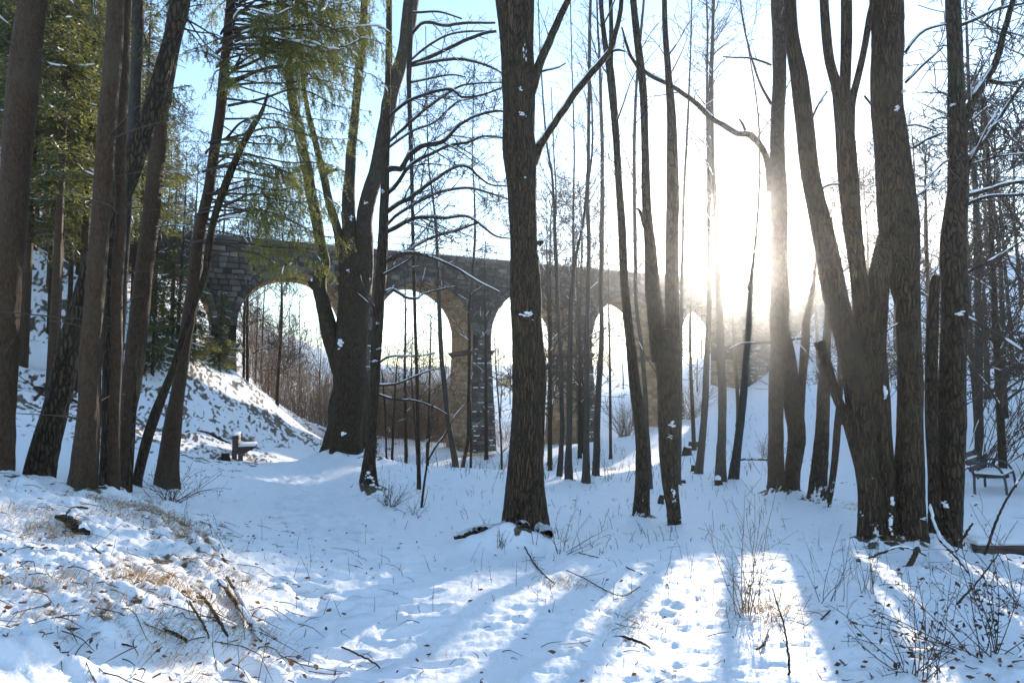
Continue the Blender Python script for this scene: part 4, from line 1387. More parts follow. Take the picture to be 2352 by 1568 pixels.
def needle_twig(q, P, dens, ln, wd, dirs=2):
    """needles around a twig: small quads pointing forward and out"""
    seg = np.linalg.norm(np.diff(P, axis=0), axis=1)
    L = seg.sum()
    k = max(2, int(L * dens))
    t = np.sort(rng.random(k)) * (len(P) - 1)
    i = np.minimum(t.astype(int), len(P) - 2)
    f = (t - i)[:, None]
    c = P[i] * (1 - f) + P[i + 1] * f
    T = (P[i + 1] - P[i]); T /= np.linalg.norm(T, axis=1, keepdims=True) + 1e-9
    d = randdir(k)
    d -= T * (d * T).sum(1, keepdims=True)
    d /= np.linalg.norm(d, axis=1, keepdims=True) + 1e-9
    u = T * 0.75 + d * 0.75
    u /= np.linalg.norm(u, axis=1, keepdims=True)
    v = np.cross(u, randdir(k)); v /= np.linalg.norm(v, axis=1, keepdims=True) + 1e-9
    s = (0.7 + 0.6 * rng.random(k))[:, None]
    q.add(c + u * ln * s, u * ln * s, v * wd)


def bough(root, base, hostP, tip, needles='needles', density=1.0, bare=0.25, snow=0.5, sag=0.12):
    tip = np.asarray(tip)
    hz = np.hypot(hostP[:, 0] - tip[0], hostP[:, 1] - tip[1])
    want = tip[2] + 0.28 * hz
    i = int(np.argmin(np.abs(hostP[:, 2] - want)))
    a = hostP[i]
    L = np.linalg.norm(tip - a)
    n = 16
    s = np.linspace(0, 1, n)
    P = a[None] * (1 - s[:, None]) + tip[None] * s[:, None]
    P[:, 2] += L * (0.16 * np.sin(s * math.pi * 0.9) - sag * np.sin(s * math.pi) ** 2 * 0.3) + 0.06 * L * sstep(0.8, 1, s)
    side = np.cross(tip - a, [0, 0, 1.0]); side /= np.linalg.norm(side) + 1e-9
    P += side * (0.07 * L * np.sin(s * 5 + rng.random() * 6))[:, None]
    P[:, 2] += 0.035 * L * np.sin(s * 9 + rng.random() * 6) * s
    R = np.linspace(0.010 + 0.006 * L, 0.004, n)
    bt, nq, st = Tubes(), Quads(), Tubes()
    bt.add(P, R, 5)
    T = np.gradient(P, axis=0); T /= np.linalg.norm(T, axis=1, keepdims=True)
    m = int(L * 6.5 * density)
    for k in range(m):
        t = bare + (1 - bare) * (k + rng.random()) / m
        j = min(n - 2, int(t * (n - 1))); f = t * (n - 1) - j
        p0 = P[j] * (1 - f) + P[j + 1] * f
        for sg in (-1, 1):
            if rng.random() < 0.12:
                continue
            d = side * sg * (0.35 + 0.7 * rng.random()) + T[j] * (0.2 + 0.7 * rng.random()) + np.array([0, 0, -0.15 - 0.7 * rng.random()]) + rng.normal(size=3) * 0.2
            d /= np.linalg.norm(d)
            ln = (0.20 + 0.65 * rng.random() ** 1.4) * (1.15 - 0.7 * t) * min(1.3, L / 2.2)
            q = [p0]
            for _ in range(5):
                d = d + np.array([0, 0, -0.20 - 0.15 * rng.random()]) + rng.normal(size=3) * 0.16
                d /= np.linalg.norm(d)
                q.append(q[-1] + d * ln / 5)
            q = np.array(q)
            bt.add(q, np.linspace(0.0042, 0.002, 6), 3)
            needle_twig(nq, q, 70, 0.020, 0.0055)
            for _ in range(int(2 + ln * 9)):
                i2 = rng.integers(0, 5); g = q[i2] + (q[i2 + 1] - q[i2]) * rng.random()
                e = (q[i2 + 1] - q[i2]); e /= np.linalg.norm(e)
                e = e * 0.6 + rng.normal(size=3) * 0.5 + np.array([0, 0, -0.25]); e /= np.linalg.norm(e)
                l3 = 0.06 + 0.14 * rng.random()
                w = np.array([g, g + e * l3 * 0.5, g + e * l3 + [0, 0, -0.15 * l3]])
                needle_twig(nq, w, 75, 0.019, 0.0055)
            if rng.random() < snow * 0.22:
                add_snow(st, q[:4], np.full(4, 0.012), 0.9, 0.8, 0.9)
    needle_twig(nq, P[int(bare * n):], 60, 0.02, 0.0055)
    if rng.random() < snow * 0.6:
        add_snow(st, P[int(0.2 * n):], R[int(0.2 * n):] + 0.008, 0.6, 0.8, 0.9)
    o = bt.build('bough', M['twig'], root, base)
    nq.build('needles', M[needles], o, base)
    if st.count():
        st.build('snow_cover', M['snow'], o, base)
    return o


FOL = [(400, 0), (905, 20), (908, 130), (880, 250), (850, 300), (838, 400), (800, 440), (792, 580), (750, 640), (650, 655), (610, 600), (580, 480), (500, 400), (420, 300)]
sroot, sbase, sh = S_TREE
sP = sh[0][0]
tips = [(880, 235, 11.0), (905, 145, 11.4), (850, 300, 11.2), (848, 120, 11.0), (838, 385, 11.4), (792, 585, 11.6), (756, 640, 11.4), (800, 440, 11.8), (700, 655, 11.2), (660, 600, 12.4), (730, 560, 12.2), (690, 480, 11.0), (640, 520, 13.0), (760, 360, 12.6), (820, 250, 13.0)]
r2 = random.Random(5)
while len(tips) < 70:
    px, py = r2.uniform(380, 910), r2.uniform(-120, 660)
    if in_poly(px, max(py, 1), FOL):
        tips.append((px, py, r2.uniform(10.4, 13.8)))
while len(tips) < 112:
    px, py = r2.uniform(600, 910), r2.uniform(-260, 240)
    if px < 640 + 1.1 * (py + 260):
        tips.append((px, py, r2.uniform(10.4, 13.4)))
for (px, py, Y) in tips:
    bough(sroot, sbase, sP, at(px, py, Y), 'needles', 0.9, 0.45 if px > 600 else 0.3, 0.6)
# sparser, darker boughs on the reddish spruce and the far left one
by_label = {o['label']: o for o in COL.objects if o.get('label')}


def trunk_points(root):
    t = [c for c in root.children if c.name.startswith('trunk')][0]
    co = np.array([v.co[:] for v in t.data.vertices])
    co = co[:len(co) // 36 * 36] if False else co
    z = co[:, 2]
    out = []
    for a in np.linspace(z.min() + 0.4, z.max() - 0.05, 40):
        m = np.abs(z - a) < 0.12
        if m.any():
            out.append(co[m].mean(0) + np.array(root.location))
    return np.array(out)


for lab, n, box, Yr in (('tall dark reddish trunk curving right at the top, right of the slim brown spruce', 20, (300, 580, -80, 330), (9.4, 12.5)),
                        ('thick dark spruce trunk at the far left edge with a sunlit right side', 9, (60, 250, -80, 260), (8.8, 11.5)),
                        ('straight brown spruce trunk with flaking bark standing on the crest of the bank', 16, (60, 440, -140, 260), (8.6, 11.5))):
    rt = by_label[lab]
    tp = trunk_points(rt)
    for k in range(n):
        tip = at(r2.uniform(box[0], box[1]), r2.uniform(box[2], box[3]), r2.uniform(*Yr))
        bough(rt, np.array(rt.location), tp, tip, 'needles_dark', 0.55, 0.35, 0.3)


STEMS = []
for o in list(COL.objects):
    if o.parent is None and o.get('category') == 'tree':
        for c in o.children:
            if c.name.split('.')[0] == 'trunk':
                co = np.empty(len(c.data.vertices) * 3, np.float32); c.data.vertices.foreach_get('co', co)
                co = co.reshape(-1, 3) + np.array(o.location)
                lo = co[np.abs(co[:, 2] - co[:, 2].min() - 0.3) < 0.15]
                if len(lo): STEMS.append((lo[:, 0].mean(), lo[:, 1].mean(), max(0.04, np.ptp(lo[:, 0]) / 2)))


def settle_snow():
    me = bpy.data.objects['ground'].data
    n = len(me.vertices)
    co = np.empty(n * 3, np.float32); me.vertices.foreach_get('co', co); co = co.reshape(-1, 3)
    ba = np.empty(n, np.float32); me.attributes['bare'].data.foreach_get('value', ba)
    for (x, y, r) in STEMS:
        sg = r * 1.3 + 0.10
        m = np.where((np.abs(co[:, 0] - x) < sg * 3) & (np.abs(co[:, 1] - y) < sg * 3))[0]
        dx, dy = co[m, 0] - x, co[m, 1] - y
        d = np.hypot(dx, dy)
        nz = vnoise2(co[m, 0] * 5, co[m, 1] * 5, 61)
        co[m, 2] += (0.16 * r + 0.03) * np.exp(-(d / sg) ** 2) * (1 + 0.6 * nz)
        ba[m] += (0.42 + 0.35 * vnoise2(co[m, 0] * 11, co[m, 1] * 11, 62)) * np.exp(-((d - r * 1.1) / (0.5 * r + 0.05)) ** 2)
    me.vertices.foreach_set('co', co.ravel()); me.attributes['bare'].data.foreach_set('value', ba)
    me.update()


settle_snow()


def snow_patch(root, px, py, Y, w, h):
    """a clot of wind-blown snow sticking to a trunk"""
    c = at(px, py, Y); u = pxm(Y)
    V, Fq = [], []
    for k in range(13):
        ox, oz = rng.normal() * 0.27 * w * u, rng.normal() * 0.27 * h * u
        sc = 0.3 + rng.random() ** 2
        rx, rz, ry = 0.20 * sc * w * u, 0.17 * sc * h * u, 0.010 + 0.012 * sc
        a = np.arange(9) * 2 * np.pi / 9
        jag = 1 + 0.28 * rng.normal(size=9)
        o = len(V)
        for f, dd in ((1.0, 0.02), (0.8, -ry * 0.7), (0.35, -ry)):
            for q in range(9):
                V.append(c + [ox + rx * f * jag[q] * math.cos(a[q]), dd, oz + rz * f * jag[q] * math.sin(a[q])])
        for lv in range(2):
            for q in range(9):
                Fq.append((o + lv * 9 + q, o + lv * 9 + (q + 1) % 9, o + lv * 9 + 9 + (q + 1) % 9, o + lv * 9 + 9 + q))
        V.append(c + [ox, -ry * 1.05, oz]); z = len(V) - 1
        for q in range(9):
            Fq.append((o + 18 + q, o + 18 + (q + 1) % 9, z, z))
    F3 = np.array([f[:3] for f in Fq if f[2] == f[3]]); F4 = np.array([f for f in Fq if f[2] != f[3]])
    lk = link('snow_patch', mesh_from('snow_patch', np.array(V) - np.array(root.location), [F4, F3], True), M['snow'], root)
    lk['kind'] = 'stuff'


for lab, Y, lst in (('large dark furrowed trunk alone in the centre, two limbs rising to the right', 8.87, [(1216, 722, 26, 14), (1205, 118, 8, 30), (1194, 206, 10, 8), (1200, 262, 16, 10), (1206, 408, 6, 5)]),
                    ('stout trunk with snow patches splitting low into two tall parallel stems', 10.9, [(1544, 974, 14, 12), (1538, 1002, 10, 8), (1548, 1130, 12, 20)]),
                    ('massive old linden with several upright stems standing on a snowy root mound beside the path', 22.85, [(780, 788, 22, 16), (800, 620, 8, 6), (838, 465, 12, 8), (786, 1008, 26, 22), (770, 1026, 22, 18), (806, 500, 8, 14)]),
                    ('straight dark tree in front of the big linden with arching snow-topped boughs on its right', 15.75, [(866, 742, 8, 6), (870, 800, 8, 5), (860, 828, 10, 5), (878, 440, 9, 7), (846, 1095, 22, 20), (854, 1115, 18, 16)]),
                    ('great multi-stemmed linden clump on the right, its stems fanning out from one snowy base', 8.72, [(2046, 1196, 12, 34), (2050, 1150, 8, 26), (2122, 1190, 12, 7), (2034, 900, 6, 40), (2062, 250, 12, 10), (2078, 210, 8, 10)]),
                    ('dark upright trunk just right of the linden clump with two limbs rising to the right', 9.3, [(2206, 720, 18, 10), (2188, 240, 10, 6), (2172, 1160, 12, 16)])):
    rt = [o for o in COL.objects if o.get('label') == lab][0]
    for q in lst:
        snow_patch(rt, q[0], q[1], Y, q[2], q[3])


# ------------------------------------------------------------------ copies for the wood further off
def copy_tree(root, loc, rz, sc, label=None, group=None):
    r = root.copy(); COL.objects.link(r)
    r.location = loc; r.rotation_euler = (0, 0, rz); r.scale = (sc, sc, sc)
    if label: r['label'] = label
    if group: r['group'] = group
    for ch in list(root.children):
        c = ch.copy(); COL.objects.link(c); c.parent = r
        for g in list(ch.children):
            d = g.copy(); COL.objects.link(d); d.parent = c
    return r


def bare_variant(seed, H=13.0, r0=0.10, minr=0.016, snow=True, dens=1.5, low=0.22, spread=0.85, lmax=3.6):
    global rng
    rng = np.random.default_rng(seed)
    root = bpy.data.objects.new('bare_tree', None); COL.objects.link(root)
    n = 26
    s = np.linspace(0, 1, n)
    P = np.column_stack([0.35 * vnoise2(s * 2.5, s * 0, seed) * s ** 0.7, 0.35 * vnoise2(s * 2.5, s * 0 + 5, seed) * s ** 0.7, s * H - 0.2])
    R = r0 * (1 - s) ** 0.75 + 0.012
    R[0] *= 1.5
    t = Tubes(); t.add(P, R, 10)
    t.build('trunk', M['linden'], root)
    tw, st = Tubes(), Tubes()
    twigs(tw, P, R, dens, 0.9, lmax, low, 0.99, 3, 0.35, spread, 0.0, 0.5, 0.5, 3, st if snow else None, minr, 0.42)
    tw.build('crown', M['twig'], root)
    if st.count():
        st.build('snow_cover', M['snow'], root)
    return root


def spruce_variant(seed, H=12.0, r0=0.13, low=0.08, width=1.7, snow=0.4, qn=46):
    global rng
    rng = np.random.default_rng(seed)
    root = bpy.data.objects.new('spruce_tree', None); COL.objects.link(root)
    s = np.linspace(0, 1, 14)
    P = np.column_stack([s * 0, s * 0, s * H - 0.25]); R = r0 * (1 - s) + 0.012
    t = Tubes(); t.add(P, R, 10); t.build('trunk', M['spruce_bark'], root)
    bt, nq, st = Tubes(), Quads(), Tubes()
    z = H * low
    while z < H * 0.985:
        f = (z / H - low) / (1 - low)
        for k in range(int(rng.integers(4, 7))):
            a = rng.random() * 2 * math.pi
            L = width * (1 - f) ** 0.8 * (0.6 + 0.5 * rng.random()) + 0.15
            d = np.array([math.cos(a), math.sin(a), 0])
            u = np.linspace(0, 1, 6)[:, None]
            dr = 0.15 + 0.45 * rng.random()
            q = np.array([0, 0, z + rng.normal() * 0.16])[None] + d[None] * L * u + np.array([0, 0, 1.0])[None] * (-dr * L * u + 0.14 * L * u ** 3)
            bt.add(q, np.linspace(0.02, 0.006, 6), 3)
            m = int(qn * L)
            tt = 0.12 + 0.88 * rng.random(m)
            side = np.cross(d, [0, 0, 1.0])
            c = q[0] + (q[-1] - q[0]) * tt[:, None] + side * (rng.normal(size=m) * 0.24 * L * (1 - 0.6 * tt))[:, None]
            c[:, 2] += -0.20 * rng.random(m) ** 2 - 0.1 * L * np.sin(tt * 3.14)
            ud = d * 0.5 + side * rng.normal(size=(m, 1)) * 0.7 + np.array([0, 0, -0.35]) + rng.normal(size=(m, 3)) * 0.2
            ud /= np.linalg.norm(ud, axis=1, keepdims=True)
            vd = np.cross(ud, randdir(m)); vd /= np.linalg.norm(vd, axis=1, keepdims=True)
            nq.add(c, ud * 0.085, vd * 0.019)
            if rng.random() < snow:
                add_snow(st, q[2:], np.full(4, 0.026), 0.55, 1.0, 0.8)
        z += 0.24 + 0.16 * rng.random()
    bt.build('boughs', M['twig'], root)['kind'] = 'stuff'
    nq.build('needles', M['needles_dark'], root)['kind'] = 'stuff'
    if st.count():
        st.build('snow_cover', M['snow'], root)
    return root


def place(variants, spots, label, group, cat='tree', scale=(0.8, 1.2)):
    """spots: (px, py, Y) - stands on the ground at that bearing and distance"""
    ORD = ['leftmost'] + ['%s from the left' % w for w in 'second third fourth fifth sixth seventh eighth ninth tenth eleventh twelfth thirteenth fourteenth fifteenth sixteenth seventeenth eighteenth nineteenth'.split()] + ['twentieth from the left'] + ['twenty-%s from the left' % w for w in 'first second third fourth fifth sixth seventh eighth ninth'.split()]
    rank = {q: i for i, q in enumerate(sorted(range(len(spots)), key=lambda q: spots[q][0]))}
    for i, sp in enumerate(spots):
        px, Y = sp[0], sp[1]
        sc = sp[2] if len(sp) > 2 else random.uniform(*scale)
        v = variants[i % len(variants)]
        p = at(px, 800, Y)
        loc = (p[0], p[1], zg(p[0], p[1]))
        r = copy_tree(v, loc, random.uniform(0, 6.28), sc, label if len(spots) == 1 else '%s, %s' % (label, ORD[rank[i]]), group)
        r['category'] = cat


def drop(variants):
    for v in variants:
        for ch in list(v.children):
            bpy.data.objects.remove(ch)
        bpy.data.objects.remove(v)


BV = [bare_variant(101, 13, 0.10), bare_variant(102, 14, 0.09, dens=1.7, spread=0.75), bare_variant(103, 12, 0.11, dens=1.5, spread=0.95), bare_variant(104, 15, 0.12, dens=1.4, lmax=4.5, spread=0.95)]
place(BV, [(588, 58, .8), (602, 64, 1.0), (618, 60, .7), (640, 66, .9), (662, 72, .8), (690, 70, .85), (738, 68, .8), (560, 62, .9)], 'slender bare tree seen through the left open arch', 'bare trees beyond the left arch')
place(BV, [(905, 80, .6), (960, 90, .6), (1150, 85, .75), (1172, 100, .7), (1270, 90, .8), (1372, 84, .9), (1400, 110, .9), (1430, 95, .8), (1445, 120, .9)], 'small bare tree beyond the viaduct arches', 'bare trees in the valley beyond the viaduct')
place(BV, [(1585, 72, .8), (1600, 66, .7), (1612, 78, .9), (1630, 84, .8)], 'bare frosty tree seen through the rightmost arch', 'bare trees beyond the right arch')
place(BV, [(1878, 46, 1.0), (1962, 50, .9), (2058, 44, 1.0), (2110, 38, 1.0), (2140, 46, 1.1), (2232, 36, 1.05), (2262, 30, 1.0), (2285, 40, 1.1), (2300, 26, 1.0), (2322, 34, 1.0), (2352, 45, 1.1), (2000, 60, 1.0), (1920, 58, .9)], 'slender bare tree on the right hillside', 'bare trees on the right hillside')
place(BV, [(1236, 32, .95), (1262, 30, .85), (985, 38, .8), (1118, 40, .9), (1330, 36, .95), (1400, 34, .8), (1590, 34, .9), (1690, 40, .9)], 'slim bare tree before the viaduct', 'slim bare trees before the viaduct')
DV = [bare_variant(111, 11, 0.09, 0.011, dens=3.2, low=0.12, spread=0.95, lmax=4.6), bare_variant(112, 12, 0.10, 0.011, dens=3.0, low=0.15, spread=1.0, lmax=5.0)]
place(DV, [(2290, 18, 1.0), (2420, 15, 1.1), (2128, 24, 1.0), (1990, 27, 1.0), (2236, 25, 1.1), (1925, 33, 1.0)], 'densely twigged tree behind the right lindens', 'twiggy trees behind the right-hand lindens')
place(DV, [(262, 34, 1.15), (352, 40, 1.15), (430, 46, 1.2), (505, 48, 1.2), (570, 46, 1.2), (640, 48, 1.2), (180, 42, 1.1)], 'tall fine-twigged tree behind the left spruces', 'fine-twigged trees behind the left spruces')
place(DV, [(1262, 34, 1.25), (1338, 38, 1.3)], 'fine-twigged tree close before the viaduct', 'fine-twigged trees before the viaduct')
SV = [spruce_variant(201, 14, 0.13, 0.36, 1.8, 0.25, 70), spruce_variant(202, 15, 0.14, 0.46, 1.7, 0.25, 70), spruce_variant(203, 13, 0.11, 0.40, 1.8, 0.25, 70)]
place(SV, [(20, 26, 1.1), (66, 30, 1.15), (108, 27, 1.2), (146, 32, 1.1), (186, 29, 1.2), (35, 36, 1.2), (90, 40, 1.2), (165, 42, 1.1), (215, 38, 1.1), (128, 22, .9), (300, 40, .95), (345, 34, .95), (-40, 24, 1.1), (-90, 28, 1.1), (330, 46, .9), (392, 40, .85), (52, 21, 1.2), (122, 20, 1.25), (185, 22, 1.2), (5, 19, 1.2), (240, 25, 1.2), (265, 30, 1.1), (316, 28, 1.1), (430, 46, .8), (205, 33, 1.2), (70, 46, 1.2), (140, 48, 1.2)], 'dark snow-dusted spruce on the left hillside', 'spruces on the left hillside')
YV = [spruce_variant(204, 5.2, 0.07, 0.06, 1.25, 0.35, 120), spruce_variant(205, 4.2, 0.06, 0.06, 1.2, 0.35, 120)]
for (px, Y, sc, lab) in ((395, 30, 1.15, 'snow-laden young spruce furthest left on the slope below the viaduct'), (446, 32, 1.0, 'snow-laden young spruce in the middle of the group below the viaduct wall'), (505, 34, .95, 'snow-laden young spruce nearest the viaduct pier on the left slope'), (352, 27, .9, 'low young spruce just right of the tall reddish trunk on the slope')):
    place([YV[int(px) % 2]], [(px, Y, sc)], lab, 'young spruces below the viaduct')
place(BV, [(112, 24, .8), (154, 25, .9), (172, 30, .9), (205, 26, .8), (320, 33, .8), (372, 36, .8), (410, 38, .9), (560, 44, .7)], 'thin bare stem on the left hillside', 'bare stems on the left hillside')
drop(BV + SV + YV + DV)

rng = np.random.default_rng(99)

# ------------------------------------------------------------------ scrub and wood beyond the viaduct
def stem_mass(name, n, spot, hmin, hmax, r, m, nb, spread=0.5, lean=0.15, blen=0.4):
    tb = Tubes()
    xs, ys = spot(n)
    zs = zbase(xs, ys)
    for x, y, z in zip(xs, ys, zs):
        h = hmin + (hmax - hmin) * rng.random()
        d = np.array([rng.normal() * lean, rng.normal() * lean, 1.0])
        P = [np.array([x, y, z - 0.1])]
        for _ in range(4):
            d = d + rng.normal(size=3) * 0.10; d /= np.linalg.norm(d)
            P.append(P[-1] + d * h / 4)
        P = np.array(P)
        tb.add(P, np.linspace(r, r * 0.4, 5), 3)
        for _ in range(nb):
            i = rng.integers(1, 4); f = rng.random()
            p = P[i] * (1 - f) + P[i + 1] * f
            e = np.array([rng.normal() * spread, rng.normal() * spread, 0.55]); e /= np.linalg.norm(e)
            l = h * blen * (0.4 + 0.6 * rng.random())
            tb.add([p, p + e * l * 0.5 + [0, 0, 0.03 * l], p + e * l + [0, 0, 0.12 * l]], [r * 0.55, r * 0.45, r * 0.3], 3)
    o = tb.build(name, m, kind='stuff')
    return o


def sector(px0, px1, Y0, Y1):
    def f(n):
        px = px0 + (px1 - px0) * rng.random(n); Y = Y0 + (Y1 - Y0) * rng.random(n)
        return (px - 1176) / F * Y, Y
    return f


stem_mass('scrub_thicket', 1500, sector(565, 1060, 57, 80), 3.0, 5.4, 0.020, M['scrub'], 7)
stem_mass('scrub_thicket', 1000, sector(835, 1075, 57, 84), 2.6, 7.0, 0.019, M['scrub'], 7)
stem_mass('low_scrub', 900, sector(560, 1300, 53, 66), 0.8, 2.4, 0.016, M['scrub'], 4)
stem_mass('far_wood', 700, sector(450, 2450, 170, 290), 7, 13, 0.085, M['twig'], 9, 0.6, 0.05, 0.35)
stem_mass('hillside_wood', 130, sector(1850, 2500, 62, 130), 8, 13, 0.05, M['twig'], 14, 0.7, 0.05, 0.3)


def bush(name, label, px, Y, n, h, m='twig', r=0.008, spread=0.5, lean=(0, 0), leaves=0, cat='bush', nb=5, snow=0.0, group=None):
    p = at(px, 800, Y)
    base = np.array([p[0], p[1], zg(p[0], p[1])])
    root = empty(name, base, label, cat, group)
    tb, lq, st = Tubes(), Quads(), Tubes()
    for i in range(n):
        hh = h * (0.45 + 0.55 * rng.random())
        d = np.array([rng.normal() * spread + lean[0], rng.normal() * spread + lean[1], 1.0]); d /= np.linalg.norm(d)
        P = [base + np.array([rng.normal() * 0.06 * h, rng.normal() * 0.06 * h, -0.05])]
        for _ in range(6):
            d = d + rng.normal(size=3) * 0.10 + np.array([lean[0] * 0.12, lean[1] * 0.12, -0.03]); d /= np.linalg.norm(d)
            P.append(P[-1] + d * hh / 6)
        P = np.array(P); R = np.linspace(r, r * 0.4, 7)
        tb.add(P, R, 4)
        twigs(tb, P, R, nb / hh, hh * 0.15, hh * 0.45, 0.25, 1.0, 1, 0.35, 0.8, 0.0, 0.7, 0.4, 3, None, r * 0.4)
        if leaves:
            k = leaves
            c = P[rng.integers(2, 7, k)] + rng.normal(size=(k, 3)) * 0.05 * h
            lq.add(c, randdir(k) * 0.019, randdir(k) * 0.011)
        if snow and rng.random() < snow:
            add_snow(st, P[1:], R[1:] + 0.006, 0.5)
    tb.build('stems', M[m], root, base)['kind'] = 'stuff'
    if leaves:
        lq.build('leaves', M['dark_leaf'], root, base)['kind'] = 'stuff'
    if st.count():
        st.build('snow_cover', M['snow'], root, base)
    return root


bush('bare_bush', 'round leafless bush on the snow slope right of the third pier', 1432, 47, 60, 3.6, 'scrub', 0.016, 0.42)
bush('bare_bush', 'leafless bush under the rightmost open arch', 1590, 54, 50, 4.0, 'scrub', 0.018, 0.4)
bush('bare_bush', 'pinkish low bush on the slope right of the trunk below the sun', 1752, 27, 26, 1.2, 'scrub', 0.008, 0.5)
bush('hazel_bush', 'large leaning hazel bush with snow-flecked branches above the metal bench', 2248, 18.5, 24, 5.2, 'twig', 0.016, 0.22, (0.42, 0.0), 0, nb=9, snow=0.8)
bush('hazel_bush', 'second hazel bush at the right picture edge behind the metal bench', 2345, 20, 12, 4.2, 'twig', 0.014, 0.30, (0.25, 0.0), 0, nb=9, snow=0.6)
bush('twiggy_bush', 'twiggy leafless bush at the foot of the grey spruce beside the path', 408, 10.4, 26, 0.95, 'twig', 0.005, 0.75, (0.25, 0), 3, nb=7)
bush('twiggy_bush', 'low twiggy bush right of the young linden foot', 900, 13.8, 26, 0.9, 'twig', 0.005, 0.55, (0.1, 0), 1, nb=6)
bush('twiggy_bush', 'small crooked bush around the lone dark sapling', 958, 13.0, 8, 0.55, 'twig', 0.005, 0.9, (0, 0), 0, nb=4)
bush('bare_shrub', 'fan of thin upright shoots on open snow in the right foreground', 1706, 5.15, 17, 1.05, 'scrub', 0.0038, 0.20, (0.10, 0.1), 0, nb=5)
bush('bare_shrub', 'thin forked shoots right of the fan of upright shoots', 1890, 5.4, 7, 0.7, 'twig', 0.0032, 0.25, (0.1, 0), 0, nb=4)
bush('bare_shrub', 'slender stalks standing in front of the linden clump', 1968, 5.6, 9, 0.62, 'twig', 0.003, 0.22, (0, 0), 0, nb=3)
bush('bramble', 'dark bramble tangle with withered leaves in the lower right corner', 2240, 4.1, 20, 0.85, 'twig', 0.0042, 0.85, (-0.35, 0.0), 10, nb=6, snow=0.25)
bush('bramble', 'arching bramble with hanging leaves at the bottom edge right of centre', 2080, 3.75, 16, 0.7, 'twig', 0.0036, 0.8, (-0.2, 0), 6, nb=6)
bush('bramble', 'sparse bramble at the right edge below the brook', 2330, 5.2, 18, 0.9, 'twig', 0.004, 0.7, (0.0, 0), 4, nb=6, snow=0.2)
bush('twiggy_bush', 'thin stalks growing through the root mound of the centre tree', 1150, 8.2, 12, 0.32, 'twig', 0.0032, 0.3, (0, 0), 0, nb=2)
bush('twiggy_bush', 'low twiggy growth right of the centre tree roots', 1290, 8.2, 12, 0.75, 'twig', 0.0034, 0.8, (0.3, 0), 0, nb=4)


# ------------------------------------------------------------------ single sticks, logs and stumps
def stick(name, label, cat, nodes, Y, m='linden', snow=0.0, twig=0, dY=0.0, sides=8, lift=0.0, group=None):
    """nodes (px, py, width) on the picture at distance Y .. Y + dY"""
    pts = img_nodes(nodes, Y, dY)
    base = pts[0, :3].copy()
    root = empty(name, base, label, cat, group)
    Q = smooth_path(pts, max(8, 6 * len(nodes)))
    Q[:, :3] += rng.normal(size=(len(Q), 3)) * Q[:, 3:4] * 0.25
    tb = Tubes(); tb.add(Q[:, :3], Q[:, 3], sides)
    tb.build('stem', M[m], root, base)
    if twig:
        tw = Tubes(); twigs(tw, Q[:, :3], Q[:, 3], twig, 0.06, 0.4, 0.3, 1, 1, 0.3, 0.8, minr=0.002)
        if tw.count(): tw.build('twigs', M['twig'], root, base)['kind'] = 'stuff'
    if snow:
        st = Tubes(); add_snow(st, Q[:, :3], Q[:, 3], snow, 0.7, 0.85)
        if st.count(): st.build('snow_cover', M['snow'], root, base)
    return root


def ground_stick(name, label, cat, nodes, m='linden', snow=0.0, twig=0, group=None, up=0.4):
    """nodes (px, py, width): lies on the ground where these points meet it"""
    pts = []
    for (px, py, w) in nodes:
        p = hit(px, py)
        r = 0.5 * w * pxm(p[1])
        pts.append((p[0], p[1], p[2] + r * up + 0.012, r))
    pts = np.array(pts)
    base = pts[0, :3].copy()
    root = empty(name, base, label, cat, group)
    Q = smooth_path(pts, max(10, 6 * len(nodes)))
    Q[:, :3] += rng.normal(size=(len(Q), 3)) * Q[:, 3:4] * 0.25
    tb = Tubes(); tb.add(Q[:, :3], Q[:, 3], 8)
    tb.build('stem', M[m], root, base)
    if twig:
        tw = Tubes(); twigs(tw, Q[:, :3], Q[:, 3], twig, 0.06, 0.3, 0.2, 1, 1, 0.3, 0.9, minr=0.002)
        if tw.count(): tw.build('twigs', M['twig'], root, base)['kind'] = 'stuff'
    if snow:
        st = Tubes(); add_snow(st, Q[:, :3], Q[:, 3], snow, 0.7, 0.85)
        if st.count(): st.build('snow_cover', M['snow'], root, base)
    return root


stick('leaning_branch', 'long snow-covered branch leaning against the right linden trunk down to the brook', 'branch', [(2135, 1160, 8), (2147, 1207, 9), (2162, 1239, 11), (2191, 1271, 11), (2220, 1306, 11), (2249, 1344, 10), (2266, 1372, 8)], 8.4, snow=1.0, dY=-2.2)
stick('looping_root', 'thick brown root looping out of the snow in front of the linden clump', 'root', [(2108, 1258, 14), (2102, 1272, 14), (2094, 1290, 14), (2074, 1308, 13), (2051, 1317, 11), (2036, 1312, 8)], 7.3, 'spruce_bark', dY=-0.3)
stick('fallen_branch', 'thin snow-topped branch arching over the snow before the linden clump', 'branch', [(1962, 1297, 6), (2000, 1279, 6), (2034, 1266, 6), (2062, 1256, 6), (2095, 1260, 5), (2128, 1276, 4)], 7.6, snow=0.8)
stick('leaning_branch', 'dark bare stick slanting up from the brook in front of the metal bench', 'branch', [(2262, 1274, 7), (2280, 1220, 7), (2300, 1170, 6), (2325, 1125, 6), (2352, 1086, 5), (2375, 1050, 4)], 8.3, snow=0.15, twig=4)
stick('leaning_branch', 'short reddish stub slanting out of the brook bank', 'branch', [(2206, 1246, 7), (2220, 1222, 7), (2234, 1201, 5)], 8.8, 'spruce_bark', twig=4)
stick('leaning_branch', 'long dark stick crossing the snow toward the bramble corner', 'branch', [(2135, 1442, 5), (2172, 1418, 6), (2204, 1380, 6), (2240, 1342, 5), (2275, 1296, 4), (2300, 1262, 3)], 4.7, dY=1.5)
